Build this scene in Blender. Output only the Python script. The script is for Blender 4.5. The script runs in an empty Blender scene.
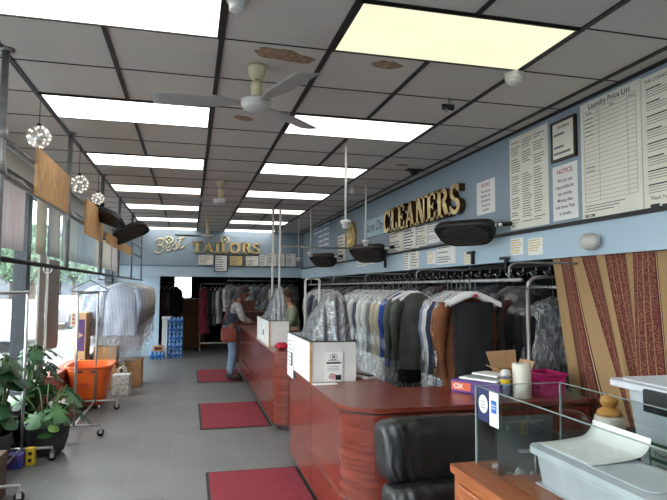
import bpy, math, random
from mathutils import Vector, Matrix, noise as mnoise
random.seed(7)
S = bpy.context.scene
COL = S.collection
PI = math.pi
sin, cos = math.sin, math.cos

# ------------------------------------------------------------------ camera
F = 575.1; YAW = .24354; PIT = .06666; ROL = .00618; HC = 1.6
fw = Vector((sin(YAW)*cos(PIT), cos(YAW)*cos(PIT), sin(PIT)))
r0 = Vector((cos(YAW), -sin(YAW), 0)); u0 = r0.cross(fw)
RT = r0*cos(ROL) + u0*sin(ROL); UP = u0*cos(ROL) - r0*sin(ROL)
cam = bpy.data.objects.new('camera', bpy.data.cameras.new('camera'))
COL.objects.link(cam)
cam.matrix_world = Matrix(((RT.x, UP.x, -fw.x, 0), (RT.y, UP.y, -fw.y, 0), (RT.z, UP.z, -fw.z, HC), (0, 0, 0, 1)))
cam.data.sensor_width = 36; cam.data.lens = 36*F/667; cam.data.clip_start = .02; cam.data.clip_end = 300
S.camera = cam

def at(px, py, x=None, y=None, z=None):
    """point where the sight line of a photo pixel meets a plane of the room"""
    d = fw + RT*((px-333.5)/F) - UP*((py-250)/F)
    t = (z-HC)/d.z if z is not None else (x/d.x if x is not None else y/d.y)
    return Vector((d.x*t, d.y*t, HC + d.z*t))

# ------------------------------------------------------------------ materials
MATS = {}
def srgb(r, g, b):
    f = lambda c: (c/255/12.92) if c <= 10 else ((c/255+.055)/1.055)**2.4
    return (f(r), f(g), f(b), 1)
def mat(name, rgb, rgb2=None, scale=8, rough=.5, metal=0, bump=0, bscale=None, coat=0, trans=0, alpha=1, stretch=None, detail=4, spec=None, sheen=0):
    if name in MATS: return MATS[name]
    m = bpy.data.materials.new(name); m.use_nodes = True
    n = m.node_tree.nodes; l = m.node_tree.links
    b = n['Principled BSDF']
    c1 = srgb(*rgb); c2 = srgb(*rgb2) if rgb2 else tuple(c*.82 for c in c1[:3])+(1,)
    tc = n.new('ShaderNodeTexCoord'); mp = n.new('ShaderNodeMapping')
    l.new(tc.outputs['Object'], mp.inputs['Vector'])
    if stretch: mp.inputs['Scale'].default_value = stretch
    nz = n.new('ShaderNodeTexNoise'); nz.inputs['Scale'].default_value = scale; nz.inputs['Detail'].default_value = detail
    l.new(mp.outputs['Vector'], nz.inputs['Vector'])
    rp = n.new('ShaderNodeValToRGB'); rp.color_ramp.elements[0].position = .35; rp.color_ramp.elements[1].position = .65
    rp.color_ramp.elements[0].color = c2; rp.color_ramp.elements[1].color = c1
    l.new(nz.outputs['Fac'], rp.inputs['Fac']); l.new(rp.outputs['Color'], b.inputs['Base Color'])
    b.inputs['Roughness'].default_value = rough; b.inputs['Metallic'].default_value = metal
    b.inputs['Coat Weight'].default_value = coat; b.inputs['Coat Roughness'].default_value = .12
    b.inputs['Transmission Weight'].default_value = trans; b.inputs['Alpha'].default_value = alpha
    if spec is not None: b.inputs['Specular IOR Level'].default_value = spec
    if bump:
        nb = n.new('ShaderNodeTexNoise'); nb.inputs['Scale'].default_value = bscale or scale*3; nb.inputs['Detail'].default_value = 3
        l.new(mp.outputs['Vector'], nb.inputs['Vector'])
        bp = n.new('ShaderNodeBump'); bp.inputs['Strength'].default_value = bump; bp.inputs['Distance'].default_value = .02
        l.new(nb.outputs['Fac'], bp.inputs['Height']); l.new(bp.outputs['Normal'], b.inputs['Normal'])
    MATS[name] = m
    return m
def emit(name, rgb, strength):
    if name in MATS: return MATS[name]
    m = bpy.data.materials.new(name); m.use_nodes = True
    n = m.node_tree.nodes; l = m.node_tree.links; n.remove(n['Principled BSDF'])
    e = n.new('ShaderNodeEmission'); e.inputs['Color'].default_value = rgb+(1,); e.inputs['Strength'].default_value = strength
    tc = n.new('ShaderNodeTexCoord'); nz = n.new('ShaderNodeTexNoise'); nz.inputs['Scale'].default_value = 2.5
    rp = n.new('ShaderNodeMapRange'); rp.inputs['To Min'].default_value = strength*.88; rp.inputs['To Max'].default_value = strength*1.1
    l.new(tc.outputs['Object'], nz.inputs['Vector']); l.new(nz.outputs['Fac'], rp.inputs['Value']); l.new(rp.outputs['Result'], e.inputs['Strength'])
    l.new(e.outputs[0], n['Material Output'].inputs[0])
    MATS[name] = m; return m
def film(name, tint=(.93, .94, .95), white=.11, gloss=.12, scale=22, rough=.16, bump=.8, stretch=(1, 1, .35)):
    """thin clear plastic film: mostly lets light through, wrinkles catch the light"""
    if name in MATS: return MATS[name]
    m = bpy.data.materials.new(name); m.use_nodes = True
    n = m.node_tree.nodes; l = m.node_tree.links; n.remove(n['Principled BSDF'])
    tc = n.new('ShaderNodeTexCoord'); mp = n.new('ShaderNodeMapping'); mp.inputs['Scale'].default_value = stretch
    nz = n.new('ShaderNodeTexNoise'); nz.inputs['Scale'].default_value = scale; nz.inputs['Detail'].default_value = 5; nz.inputs['Distortion'].default_value = 1.2
    l.new(tc.outputs['Object'], mp.inputs['Vector']); l.new(mp.outputs['Vector'], nz.inputs['Vector'])
    bp = n.new('ShaderNodeBump'); bp.inputs['Strength'].default_value = bump; bp.inputs['Distance'].default_value = .03
    l.new(nz.outputs['Fac'], bp.inputs['Height'])
    tr = n.new('ShaderNodeBsdfTransparent'); tr.inputs['Color'].default_value = tint+(1,)
    gl = n.new('ShaderNodeBsdfGlossy'); gl.inputs['Roughness'].default_value = rough; l.new(bp.outputs['Normal'], gl.inputs['Normal'])
    df = n.new('ShaderNodeBsdfDiffuse'); df.inputs['Color'].default_value = (.85, .87, .9, 1); l.new(bp.outputs['Normal'], df.inputs['Normal'])
    m1 = n.new('ShaderNodeMixShader'); m2 = n.new('ShaderNodeMixShader')
    mr = n.new('ShaderNodeMapRange'); mr.inputs['From Min'].default_value = .45; mr.inputs['From Max'].default_value = .75
    mr.inputs['To Min'].default_value = white*(1-.65*min(1, bump)); mr.inputs['To Max'].default_value = white*(1+1.4*min(1, bump))
    l.new(nz.outputs['Fac'], mr.inputs['Value']); l.new(mr.outputs['Result'], m1.inputs['Fac'])
    l.new(tr.outputs[0], m1.inputs[1]); l.new(df.outputs[0], m1.inputs[2])
    m2.inputs['Fac'].default_value = gloss
    l.new(m1.outputs[0], m2.inputs[1]); l.new(gl.outputs[0], m2.inputs[2])
    l.new(m2.outputs[0], n['Material Output'].inputs[0])
    MATS[name] = m; return m
def glass(name, tint=(.96, .98, .98), refl=.08, rough=.02):
    if name in MATS: return MATS[name]
    m = bpy.data.materials.new(name); m.use_nodes = True
    n = m.node_tree.nodes; l = m.node_tree.links; n.remove(n['Principled BSDF'])
    tr = n.new('ShaderNodeBsdfTransparent'); tr.inputs['Color'].default_value = tint+(1,)
    gl = n.new('ShaderNodeBsdfGlossy'); gl.inputs['Roughness'].default_value = rough
    lw = n.new('ShaderNodeLayerWeight'); lw.inputs['Blend'].default_value = .3
    mr = n.new('ShaderNodeMapRange'); mr.inputs['To Min'].default_value = refl*.6; mr.inputs['To Max'].default_value = min(1, refl*5)
    mx = n.new('ShaderNodeMixShader')
    l.new(lw.outputs['Fresnel'], mr.inputs['Value']); l.new(mr.outputs['Result'], mx.inputs['Fac'])
    l.new(tr.outputs[0], mx.inputs[1]); l.new(gl.outputs[0], mx.inputs[2]); l.new(mx.outputs[0], n['Material Output'].inputs[0])
    MATS[name] = m; return m

# ------------------------------------------------------------------ mesh builder
TXT = {}
def text_mesh(s, shear=0, bold=0.0, align='LEFT'):
    k = (s, shear, bold, align)
    if k in TXT: return TXT[k]
    c = bpy.data.curves.new('lettering', 'FONT'); c.body = s; c.size = 1; c.shear = shear; c.offset = bold; c.align_x = align; c.resolution_u = 2
    o = bpy.data.objects.new('lettering', c); COL.objects.link(o)
    dg = bpy.context.evaluated_depsgraph_get(); dg.update()
    me = bpy.data.meshes.new_from_object(o.evaluated_get(dg))
    vs = [v.co.copy() for v in me.vertices]; fs = [tuple(p.vertices) for p in me.polygons]
    bpy.data.objects.remove(o); bpy.data.curves.remove(c); bpy.data.meshes.remove(me)
    TXT[k] = (vs, fs); return TXT[k]

def frame(o, ex, ey):
    ex = Vector(ex).normalized(); ey = Vector(ey).normalized(); ez = ex.cross(ey); o = Vector(o)
    return Matrix(((ex.x, ey.x, ez.x, o.x), (ex.y, ey.y, ez.y, o.y), (ex.z, ey.z, ez.z, o.z), (0, 0, 0, 1)))
def rotm(x=0, y=0, z=0): return Matrix.Rotation(z, 4, 'Z') @ Matrix.Rotation(y, 4, 'Y') @ Matrix.Rotation(x, 4, 'X')

class MB:
    def __init__(s): s.v = []; s.f = []; s.fm = []; s.sm = []; s.mats = []; s.uv = {}
    def mi(s, m):
        if m not in s.mats: s.mats.append(m)
        return s.mats.index(m)
    def add(s, vs, fs, m, smooth=False, M=None):
        b = len(s.v); i = s.mi(m)
        for v in vs: s.v.append((M @ Vector(v)) if M is not None else Vector(v))
        for f in fs: s.f.append(tuple(b+k for k in f)); s.fm.append(i); s.sm.append(smooth)
        return b
    def box(s, a, b, m, M=None):
        x0, y0, z0 = a; x1, y1, z1 = b
        s.add([(x0,y0,z0),(x1,y0,z0),(x1,y1,z0),(x0,y1,z0),(x0,y0,z1),(x1,y0,z1),(x1,y1,z1),(x0,y1,z1)],
              [(0,3,2,1),(4,5,6,7),(0,1,5,4),(1,2,6,5),(2,3,7,6),(3,0,4,7)], m, False, M); return s
    def cbox(s, c, d, m, R=None):
        M = Matrix.Translation(Vector(c)) @ (R if R is not None else Matrix())
        return s.box((-d[0]/2,-d[1]/2,-d[2]/2), (d[0]/2,d[1]/2,d[2]/2), m, M)
    def grid(s, fn, nu, nv, m, smooth=True, cu=False, cv=False, M=None, uv=False):
        vs = []; uvs = []
        for j in range(nv if cv else nv+1):
            for i in range(nu if cu else nu+1):
                vs.append(fn(i/nu, j/nv)); uvs.append((i/nu, j/nv))
        W = nu if cu else nu+1; Hh = nv if cv else nv+1
        fs = []
        for j in range(nv):
            for i in range(nu):
                a = j*W+i; b_ = j*W+(i+1) % W; c = ((j+1) % Hh)*W+(i+1) % W; d = ((j+1) % Hh)*W+i
                fs.append((a, b_, c, d))
        b = s.add(vs, fs, m, smooth, M)
        if uv:
            for k, t in enumerate(uvs): s.uv[b+k] = t
        return s
    def tube(s, pts, r, m, n=8, caps=True, closed=False, M=None):
        pts = [Vector(p) for p in pts]; rs = r if isinstance(r, (list, tuple)) else [r]*len(pts)
        vs = []; fs = []; N = len(pts)
        ref = None
        for k, p in enumerate(pts):
            if closed: t = pts[(k+1) % N]-pts[k-1]
            else: t = (pts[min(k+1, N-1)]-pts[max(k-1, 0)])
            t = t.normalized() if t.length > 1e-9 else Vector((0,0,1))
            if ref is None:
                ref = Vector((0,0,1)) if abs(t.z) < .9 else Vector((1,0,0))
            a = t.cross(ref)
            if a.length < 1e-5: a = t.orthogonal()
            a.normalize(); b = t.cross(a).normalized(); ref = a.cross(t)*-1 if False else b.cross(t)*0 + ref
            for i in range(n):
                th = 2*PI*i/n; vs.append(p+(a*cos(th)+b*sin(th))*rs[k])
        for k in range(N if closed else N-1):
            for i in range(n):
                j = (i+1) % n; k2 = (k+1) % N
                fs.append((k*n+i, k*n+j, k2*n+j, k2*n+i))
        if caps and not closed:
            fs.append(tuple(range(n-1, -1, -1))); fs.append(tuple((N-1)*n+i for i in range(n)))
        s.add(vs, fs, m, True, M); return s
    def cyl(s, p0, p1, r, m, n=16, r1=None, M=None):
        p0 = Vector(p0); p1 = Vector(p1); s.tube([p0, p1], [r, r if r1 is None else r1], m, n, M=M); return s
    def lathe(s, prof, c, m, n=24, M=None, R=None):
        c = Vector(c); N = len(prof); vs = []; fs = []
        for r, z in prof:
            for i in range(n):
                p = Vector((r*cos(2*PI*i/n), r*sin(2*PI*i/n), z))
                if R is not None: p = R @ p
                vs.append(p+c)
        for k in range(N-1):
            for i in range(n):
                j = (i+1) % n; fs.append((k*n+i, k*n+j, (k+1)*n+j, (k+1)*n+i))
        if prof[0][0] > 1e-4: fs.append(tuple(range(n-1, -1, -1)))
        if prof[-1][0] > 1e-4: fs.append(tuple((N-1)*n+i for i in range(n)))
        s.add(vs, fs, m, True, M); return s
    def sphere(s, c, r, m, n=16, k=10, M=None):
        r = r if isinstance(r, (tuple, list)) else (r, r, r); c = Vector(c)
        s.grid(lambda u, v: c+Vector((r[0]*sin(PI*v)*cos(2*PI*u), r[1]*sin(PI*v)*sin(2*PI*u), -r[2]*cos(PI*v))), n, k, m, True, cu=True, M=M); return s
    def prism(s, poly, z0, z1, m, M=None, m2=None):
        n = len(poly); vs = [(x, y, z0) for x, y in poly]+[(x, y, z1) for x, y in poly]
        fs = [tuple(range(n-1, -1, -1))]+[(i, (i+1) % n, n+(i+1) % n, n+i) for i in range(n)]
        s.add(vs, fs, m2 or m, False, M)
        s.add([(x, y, z1) for x, y in poly], [tuple(range(n))], m, False, M); return s
    def text(s, t, x, y, size, m, M, z=.001, shear=0, bold=0.0, align='LEFT', sx=1):
        vs, fs = text_mesh(t, shear, bold, align)
        s.add([(x+v.x*size*sx, y+v.y*size, z) for v in vs], fs, m, False, M); return s
    def build(s, name, parent=None, local=False, loc=None, bevel=0, solid=0, sub=0, seg=2, kind=None, label=None):
        me = bpy.data.meshes.new(name)
        off = Vector((0,0,0))
        if parent is not None and not local:
            p = parent
            while p is not None: off += p.location; p = p.parent
        if loc is not None and parent is None and not local: off = Vector(loc)
        me.from_pydata([tuple(v-off) for v in s.v], [], s.f)
        for m in s.mats: me.materials.append(m)
        me.polygons.foreach_set('material_index', s.fm); me.polygons.foreach_set('use_smooth', s.sm)
        if s.uv:
            ul = me.uv_layers.new(name='uv')
            for lp in me.loops: ul.data[lp.index].uv = s.uv.get(lp.vertex_index, (0, 0))
        me.validate(); me.update()
        o = bpy.data.objects.new(name, me); COL.objects.link(o)
        if loc is not None: o.location = loc
        if parent is not None: o.parent = parent
        if solid:
            md = o.modifiers.new('thick', 'SOLIDIFY'); md.thickness = solid; md.offset = 0
        if bevel:
            md = o.modifiers.new('bevel', 'BEVEL'); md.width = bevel; md.segments = seg; md.limit_method = 'ANGLE'; md.angle_limit = .7
        if sub:
            md = o.modifiers.new('sub', 'SUBSURF'); md.levels = sub; md.render_levels = sub
        if kind: o['kind'] = kind
        if label: o['label'] = label
        return o

def tag(o, label, cat, group=None, kind=None):
    o['label'] = label; o['category'] = cat
    if group: o['group'] = group
    if kind: o['kind'] = kind
    return o
def T(name, label, cat, loc=(0,0,0), rz=0, group=None):
    o = bpy.data.objects.new(name, None); COL.objects.link(o); o.empty_display_size = .1
    o.location = loc; o.rotation_euler = (0, 0, rz)
    return tag(o, label, cat, group)
def dup(root, loc, rz=None, label=None, group=None, scale=None):
    r = root.copy(); COL.objects.link(r); r.location = loc
    if rz is not None: r.rotation_euler = (0, 0, rz)
    if label: r['label'] = label
    if group: r['group'] = group
    if scale: r.scale = scale
    for ch in list(root.children):
        c = ch.copy(); COL.objects.link(c); c.parent = r
        for g in list(ch.children):
            d = g.copy(); COL.objects.link(d); d.parent = c
    return r
def struct(o): o['kind'] = 'structure'; return o
ORD = ['first', 'second', 'third', 'fourth', 'fifth', 'sixth', 'seventh', 'eighth', 'ninth', 'tenth', 'eleventh', 'twelfth', 'thirteenth', 'fourteenth', 'fifteenth', 'sixteenth']
def nz(x, y=0, z=0): return mnoise.noise(Vector((x, y, z)))
# ------------------------------------------------------------------ shared materials
M_black = mat('black_plastic', (22,22,23), (30,30,31), 20, .45)
M_tbar = mat('dark_grid_metal', (26,26,27), (34,34,34), 10, .5)
M_white = mat('white_paint', (232,231,226), (222,221,216), 6, .5)
M_cream = mat('cream_enamel', (226,214,178), (214,202,166), 6, .4)
M_chrome = mat('chrome_tube', (206,206,206), (186,186,187), 5, .3, .75)
M_steel = mat('grey_pipe', (158,159,158), (132,133,133), 14, .42, .45)
M_redwood = mat('red_wood_laminate', (132,58,42), (100,38,28), 3.2, .27, coat=.35, stretch=(1, 1, 9))
M_redtop = mat('red_wood_top', (138,66,52), (112,48,38), 3, .3, coat=.3, stretch=(1.2, 8, 8))
M_plinth = mat('dark_plinth', (42,22,18), None, 6, .5)
M_oak = mat('orange_oak', (168,96,48), (132,68,32), 4, .4, coat=.2, stretch=(6, 1, 10))
M_board = mat('raw_chipboard', (216,172,118), (190,144,94), 9, .7, stretch=(1, 3, 1))
M_card = mat('brown_cardboard', (178,134,90), (160,118,78), 7, .8)
M_card2 = mat('pale_cardboard', (196,158,118), (182,144,106), 7, .8)
M_paper = mat('white_paper', (246,245,241), (240,239,234), 3, .6)
M_cpaper = mat('cream_paper', (244,240,226), (236,231,216), 3, .35)
M_ink = mat('dark_ink', (42,42,46), None, 5, .6)
M_grey = mat('grey_ink', (128,128,128), None, 5, .6)
M_redink = mat('red_ink', (190,36,44), None, 5, .6)
M_yellow = mat('yellow_print', (226,190,40), None, 5, .6)
M_gold = mat('gold_mirror', (238,214,150), (190,160,100), 5, .25, .4, bump=.3, bscale=5)
M_goldside = mat('bronze_edge', (98,72,46), None, 6, .4, .6)
M_rubber = mat('black_rubber', (24,24,25), None, 9, .7)
M_plastic = film('clear_garment_film')
M_plastic2 = film('milky_garment_film', white=.32, gloss=.14)
M_orange = mat('orange_plastic', (246,112,42), (236,98,32), 5, .4)

# ------------------------------------------------------------------ room shell
CE = 2.97; XL = -1.75; XR = 2.72; YB = 14.1; YF = -3.2; W = .61; X0 = -1.081; Y0 = 3.138
def mk_floor():
    m = bpy.data.materials.new('grey_floor_tiles'); m.use_nodes = True
    n = m.node_tree.nodes; l = m.node_tree.links; b = n['Principled BSDF']
    tc = n.new('ShaderNodeTexCoord'); mp = n.new('ShaderNodeMapping'); l.new(tc.outputs['Object'], mp.inputs['Vector'])
    mp.inputs['Location'].default_value = (.145, .1, 0)
    br = n.new('ShaderNodeTexBrick'); br.offset = 0
    br.inputs['Scale'].default_value = 1; br.inputs['Brick Width'].default_value = .32; br.inputs['Row Height'].default_value = .32
    br.inputs['Mortar Size'].default_value = .004; br.inputs['Mortar Smooth'].default_value = .3; br.inputs['Bias'].default_value = 0
    br.inputs['Color1'].default_value = srgb(124,124,120); br.inputs['Color2'].default_value = srgb(114,115,112); br.inputs['Mortar'].default_value = srgb(132,132,128)
    l.new(mp.outputs[0], br.inputs['Vector'])
    nzn = n.new('ShaderNodeTexNoise'); nzn.inputs['Scale'].default_value = 3; nzn.inputs['Detail'].default_value = 6; l.new(tc.outputs['Object'], nzn.inputs['Vector'])
    mx = n.new('ShaderNodeMixRGB'); mx.blend_type = 'MULTIPLY'; mx.inputs['Fac'].default_value = .35
    l.new(br.outputs['Color'], mx.inputs[1]); l.new(nzn.outputs['Color'], mx.inputs[2])
    hs = n.new('ShaderNodeHueSaturation'); hs.inputs['Saturation'].default_value = .25; l.new(mx.outputs[0], hs.inputs['Color'])
    l.new(hs.outputs[0], b.inputs['Base Color'])
    b.inputs['Roughness'].default_value = .42
    return m
def mk_ceil():
    m = bpy.data.materials.new('white_ceiling_tile'); m.use_nodes = True
    n = m.node_tree.nodes; l = m.node_tree.links; b = n['Principled BSDF']
    tc = n.new('ShaderNodeTexCoord'); mp = n.new('ShaderNodeMapping'); l.new(tc.outputs['Object'], mp.inputs['Vector'])
    mp.inputs['Location'].default_value = (-X0, -Y0, 0); 
    br = n.new('ShaderNodeTexBrick'); br.offset = 0; br.inputs['Scale'].default_value = 1; br.inputs['Brick Width'].default_value = W; br.inputs['Row Height'].default_value = W
    br.inputs['Mortar Size'].default_value = .002; br.inputs['Color1'].default_value = srgb(212,206,198); br.inputs['Color2'].default_value = srgb(200,195,188); br.inputs['Mortar'].default_value = srgb(120,118,114)
    l.new(mp.outputs[0], br.inputs['Vector']); l.new(br.outputs['Color'], b.inputs['Base Color'])
    nb = n.new('ShaderNodeTexNoise'); nb.inputs['Scale'].default_value = 120; l.new(tc.outputs['Object'], nb.inputs['Vector'])
    bp = n.new('ShaderNodeBump'); bp.inputs['Strength'].default_value = .25; bp.inputs['Distance'].default_value = .01
    l.new(nb.outputs['Fac'], bp.inputs['Height']); l.new(bp.outputs[0], b.inputs['Normal']); b.inputs['Roughness'].default_value = .85
    return m
M_floor = mk_floor(); M_ceil = mk_ceil()
M_blue = mat('slate_blue_wall', (150,166,180), (144,160,174), 1.2, .6, bump=.05, bscale=60)
M_lblue = mat('light_blue_wall', (184,206,220), (178,200,215), 1.2, .55)
M_dark = mat('stockroom_paint', (54,50,48), (44,41,40), 2, .8)
M_mull = mat('dark_window_metal', (58,61,65), (50,53,57), 6, .45, .4)
M_sill = mat('white_sill', (216,216,214), (204,204,204), 4, .5)
M_navy = mat('navy_low_wall', (62,62,88), (54,54,78), 4, .6)
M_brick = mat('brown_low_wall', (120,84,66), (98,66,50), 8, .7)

b = MB(); b.box((XL-.1, YF, -.1), (5.6, 17.6, 0), M_floor); struct(b.build('floor'))
b = MB(); b.box((XL-.1, YF, CE), (XR+.1, YB+.1, CE+.1), M_ceil); ceil = struct(b.build('ceiling'))
b = MB()
for i in range(-1, 7):
    x = X0+i*W
    if i in (1, 4):                                   # these bars stop at every light panel
        for k in range(-9, 18, 3): b.box((x-.013, Y0+(k+0)*W, CE-.010), (x+.013, min(YB, Y0+(k+2)*W), CE), M_tbar)
    else: b.box((x-.015, YF, CE-.010), (x+.015, YB, CE), M_tbar)
b.box((XR-.02, YF, CE-.02), (XR, YB, CE), M_tbar)
struct(b.build('trim_1'))
b = MB()
for k in range(-10, 18):
    y = Y0+k*W; b.box((XL, y-.0032, CE-.005), (XR, y+.0032, CE), M_tbar)
struct(b.build('trim_2'))
# damp patches in the ceiling tiles: flaking brown spots
M_stain = mat('flaked_brown_patch', (186,154,124), (140,114,92), 26, .9, bump=.6, bscale=60)
for (px, py, rx, ry, sd, ang) in ((283, 55, .19, .075, 1, .25), (387, 65, .085, .06, 2, .1), (243, 118, .10, .055, 3, .5), (402, 165, .07, .04, 5, .2)):
    c = at(px, py, z=CE); s = MB(); n = 26; poly = []
    for i in range(n):
        a = 2*PI*i/n; k = 1+.35*nz(cos(a)*1.6+sd, sin(a)*1.6)
        x = rx*k*cos(a); y = ry*k*sin(a)
        poly.append((c.x+x*cos(ang)-y*sin(ang), c.y+x*sin(ang)+y*cos(ang)))
    s.prism(poly[::-1], CE-.004, CE-.0005, M_stain); s.build('stain', ceil)
# walls
b = MB(); b.box((XR, YF, 1.84), (XR+.1, YB+.1, CE), M_blue); struct(b.build('wall_right'))
b = MB(); b.box((XR-.03, YF, 1.84), (XR, YB, 2.065), M_lblue); struct(b.build('trim_3'))
b = MB(); b.box((XR-.045, YF, 2.065), (XR, YB, 2.095), M_tbar); struct(b.build('trim_4'))
b = MB(); b.box((XL, YB, 1.86), (XR, YB+.1, CE), M_blue); b.box((XL-.1, YB, 0), (-.69, YB+.1, 1.86), M_lblue); struct(b.build('wall_back'))
b = MB(); b.box((XL, YB-.03, 1.86), (XR-.03, YB, 2.10), M_lblue); struct(b.build('trim_5'))
b = MB(); b.box((XL, YB-.04, 2.10), (XR-.045, YB, 2.12), mat('blue_ledge', (104,126,150), None, 4, .5)); struct(b.build('trim_6'))
b = MB(); b.box((XR, YF, 0), (XR+.1, 2.0, 1.84), M_blue); struct(b.build('wall_right_front'))
b = MB(); b.box((XL-.1, YF-.1, 0), (XR+.1, YF, CE), M_blue); struct(b.build('wall_front'))
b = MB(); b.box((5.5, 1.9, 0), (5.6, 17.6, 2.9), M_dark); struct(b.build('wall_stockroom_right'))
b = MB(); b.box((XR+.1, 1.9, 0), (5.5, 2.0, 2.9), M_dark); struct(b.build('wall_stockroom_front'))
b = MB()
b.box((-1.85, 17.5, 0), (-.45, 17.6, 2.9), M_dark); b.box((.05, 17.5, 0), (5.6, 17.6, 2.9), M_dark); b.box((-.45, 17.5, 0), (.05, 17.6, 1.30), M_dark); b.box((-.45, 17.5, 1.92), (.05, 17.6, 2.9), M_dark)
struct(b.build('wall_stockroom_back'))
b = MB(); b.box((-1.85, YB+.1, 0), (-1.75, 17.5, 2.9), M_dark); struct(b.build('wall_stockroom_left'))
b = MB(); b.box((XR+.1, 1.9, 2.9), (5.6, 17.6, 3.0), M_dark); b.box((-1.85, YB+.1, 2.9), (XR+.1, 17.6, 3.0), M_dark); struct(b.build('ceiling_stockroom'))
w2 = MB(); w2.box((-.45, 17.53, 1.30), (.05, 17.54, 1.92), glass('pane_glass')); w2 = struct(w2.build('window_2'))
f = MB()
for a, c in (((-.45, 17.5, 1.28), (.05, 17.6, 1.32)), ((-.45, 17.5, 1.9), (.05, 17.6, 1.94)), ((-.47, 17.5, 1.28), (-.43, 17.6, 1.94)), ((.03, 17.5, 1.28), (.07, 17.6, 1.94))): f.box(a, c, M_white)
f.build('window_frame', w2)
# left: low wall, shop window with dark mullions
b = MB(); b.box((XL-.1, YF, 0), (XL, YB+.1, .40), M_navy); struct(b.build('wall_left'))
b = MB(); b.box((XL-.12, YF, .40), (XL+.09, YB, .44), M_sill); struct(b.build('trim_7'))
b = MB(); b.box((XL-.1, YF, 2.72), (XL, YB+.1, CE), M_white); struct(b.build('wall_left_top'))
win = MB(); win.box((XL-.056, YF, .44), (XL-.044, YB, 2.72), glass('shop_window_glass', (.82, .85, .86), .04)); win = struct(win.build('window_1'))
f = MB(); f.box((XL-.11, YF, 2.64), (XL+.02, YB, 2.74), M_mull); f.build('window_frame', win)
for y0, y1 in ((-.2, -.08), (2.4, 2.52), (4.75, 4.87), (6.86, 7.0), (13.7, 14.1)):
    f = MB(); f.box((XL-.11, y0, .44), (XL+.03, y1, 2.66), M_mull); f.build('mullion', win, bevel=.006)

# ------------------------------------------------------------------ ceiling lights
D_w = emit('white_diffuser', (1, .985, .94), 1.9)
D_y = emit('yellowed_diffuser', (1, .96, .68), .55)
D_y2 = emit('ivory_diffuser', (1, .97, .86), 1.3)
proto = {}
def light(i, k, dm, label):
    key = dm.name; loc = (X0+i*W+W, Y0+k*W+W/2, CE)
    if key not in proto:
        t = T('ceiling_light', label, 'ceiling light', (0,0,0), 0, 'fluorescent ceiling panels')
        d = MB(); d.box((-W+.025, -W/2+.02, -.006), (W-.025, W/2-.02, -.002), dm); d.build('diffuser', t, True)
        g = MB()
        for a, c in (((-W+.012, -W/2+.008, -.012), (-W+.026, W/2-.008, -.001)), ((W-.026, -W/2+.008, -.012), (W-.012, W/2-.008, -.001)),
                     ((-W+.012, -W/2+.008, -.012), (W-.012, -W/2+.021, -.001)), ((-W+.012, W/2-.021, -.012), (W-.012, W/2-.008, -.001))): g.box(a, c, M_tbar)
        g.build('frame', t, True); proto[key] = t; t.location = loc
    else: dup(proto[key], loc, None, label)
left = {-1: 'cut off by the top left corner of the photo', 2: 'left of the nearest ceiling fan', 5: 'third from the front in the row by the windows', 8: 'fourth from the front in the row by the windows', 11: 'fifth from the front in the row by the windows', 14: 'second to last in the row by the windows', 17: 'last in the row by the windows, against the back wall'}
right = {-1: 'largest in view, above the price boards', 2: 'just beyond the nearest ceiling fan blade', 5: 'third from the front in the row by the counter', 8: 'fourth from the front in the row by the counter', 11: 'fifth from the front in the row by the counter', 14: 'second to last in the row by the counter', 17: 'last in the row by the counter, against the back wall'}
for k in (-7, -4): light(0, k, D_w, 'unseen white light panel added behind the camera'); light(3, k, D_w, 'unseen white light panel added behind the camera')  # unseen panels continuing the rows behind the camera, added to light the room
for k in left: light(0, k, {8: D_y2}.get(k, D_w), ('ivory' if k == 8 else 'white')+' ceiling light panel '+left[k])
for k in right: light(3, k, {-1: D_y, 2: D_y2, 11: D_y2}.get(k, D_w), {-1: 'yellowed', 2: 'ivory', 11: 'ivory'}.get(k, 'white')+' ceiling light panel '+right[k])

# ------------------------------------------------------------------ ceiling fans
def fan(x, y, angs, label, drop=.23, R_=.62):
    t = T('ceiling_fan', label, 'ceiling fan', (x, y, CE), 0, 'ceiling fans')
    c = MB(); c.lathe([(.035, -.085), (.05, -.06), (.058, -.02), (.06, -.001)], (0,0,0), M_cream, 20); c.build('canopy', t, True)
    c = MB(); c.cyl((0,0,-.10), (0,0,-.06), .014, M_steel, 10); c.lathe([(.034, -drop+.02), (.036, -.12), (.03, -.10)], (0,0,0), M_cream, 18); c.build('downrod', t, True)
    c = MB(); z = -drop
    c.lathe([(0, z-.055), (.05, z-.053), (.075, z-.042), (.088, z-.03), (.09, z-.022), (.092, z-.018), (.098, z-.01), (.098, z+.006), (.088, z+.016), (.05, z+.022), (.02, z+.024)], (0,0,0), mat('fan_white', (206,206,204), None, 6, .35), 28); c.build('motor', t, True)
    bm = mat('fan_blade_grey', (170,168,164), (158,156,152), 6, .5)
    for a in angs:
        c = MB(); Rz = Matrix.Rotation(a, 4, 'Z') @ Matrix.Translation((0, 0, z-.005)) @ Matrix.Rotation(.16, 4, 'X')
        c.grid(lambda u, v: (.09+(R_-.09)*u, (v-.5)*(.05+.10*min(1, u*3.2))*(1 if u < .97 else .9), -.004*cos(PI*(v-.5))), 10, 6, bm, M=Rz)
        c.build('blade', t, True, solid=.004)
        c.v = []
    return t
def ang(px, py, hx, hy, z):
    p = at(px, py, z=z); return math.atan2(p.y-hy, p.x-hx)
hx, hy = .372, 3.49
fan(hx, hy, [ang(148, 98, hx, hy, 2.73), ang(305, 127, hx, hy, 2.73), ang(318, 68, hx, hy, 2.73)], 'nearest white three-blade ceiling fan with cream stem, beside brown ceiling stain')
fan(.356, 7.46, [PI*.97, -.45, .75], 'middle ceiling fan hanging from the grid, halfway down the shop', .25)
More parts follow.
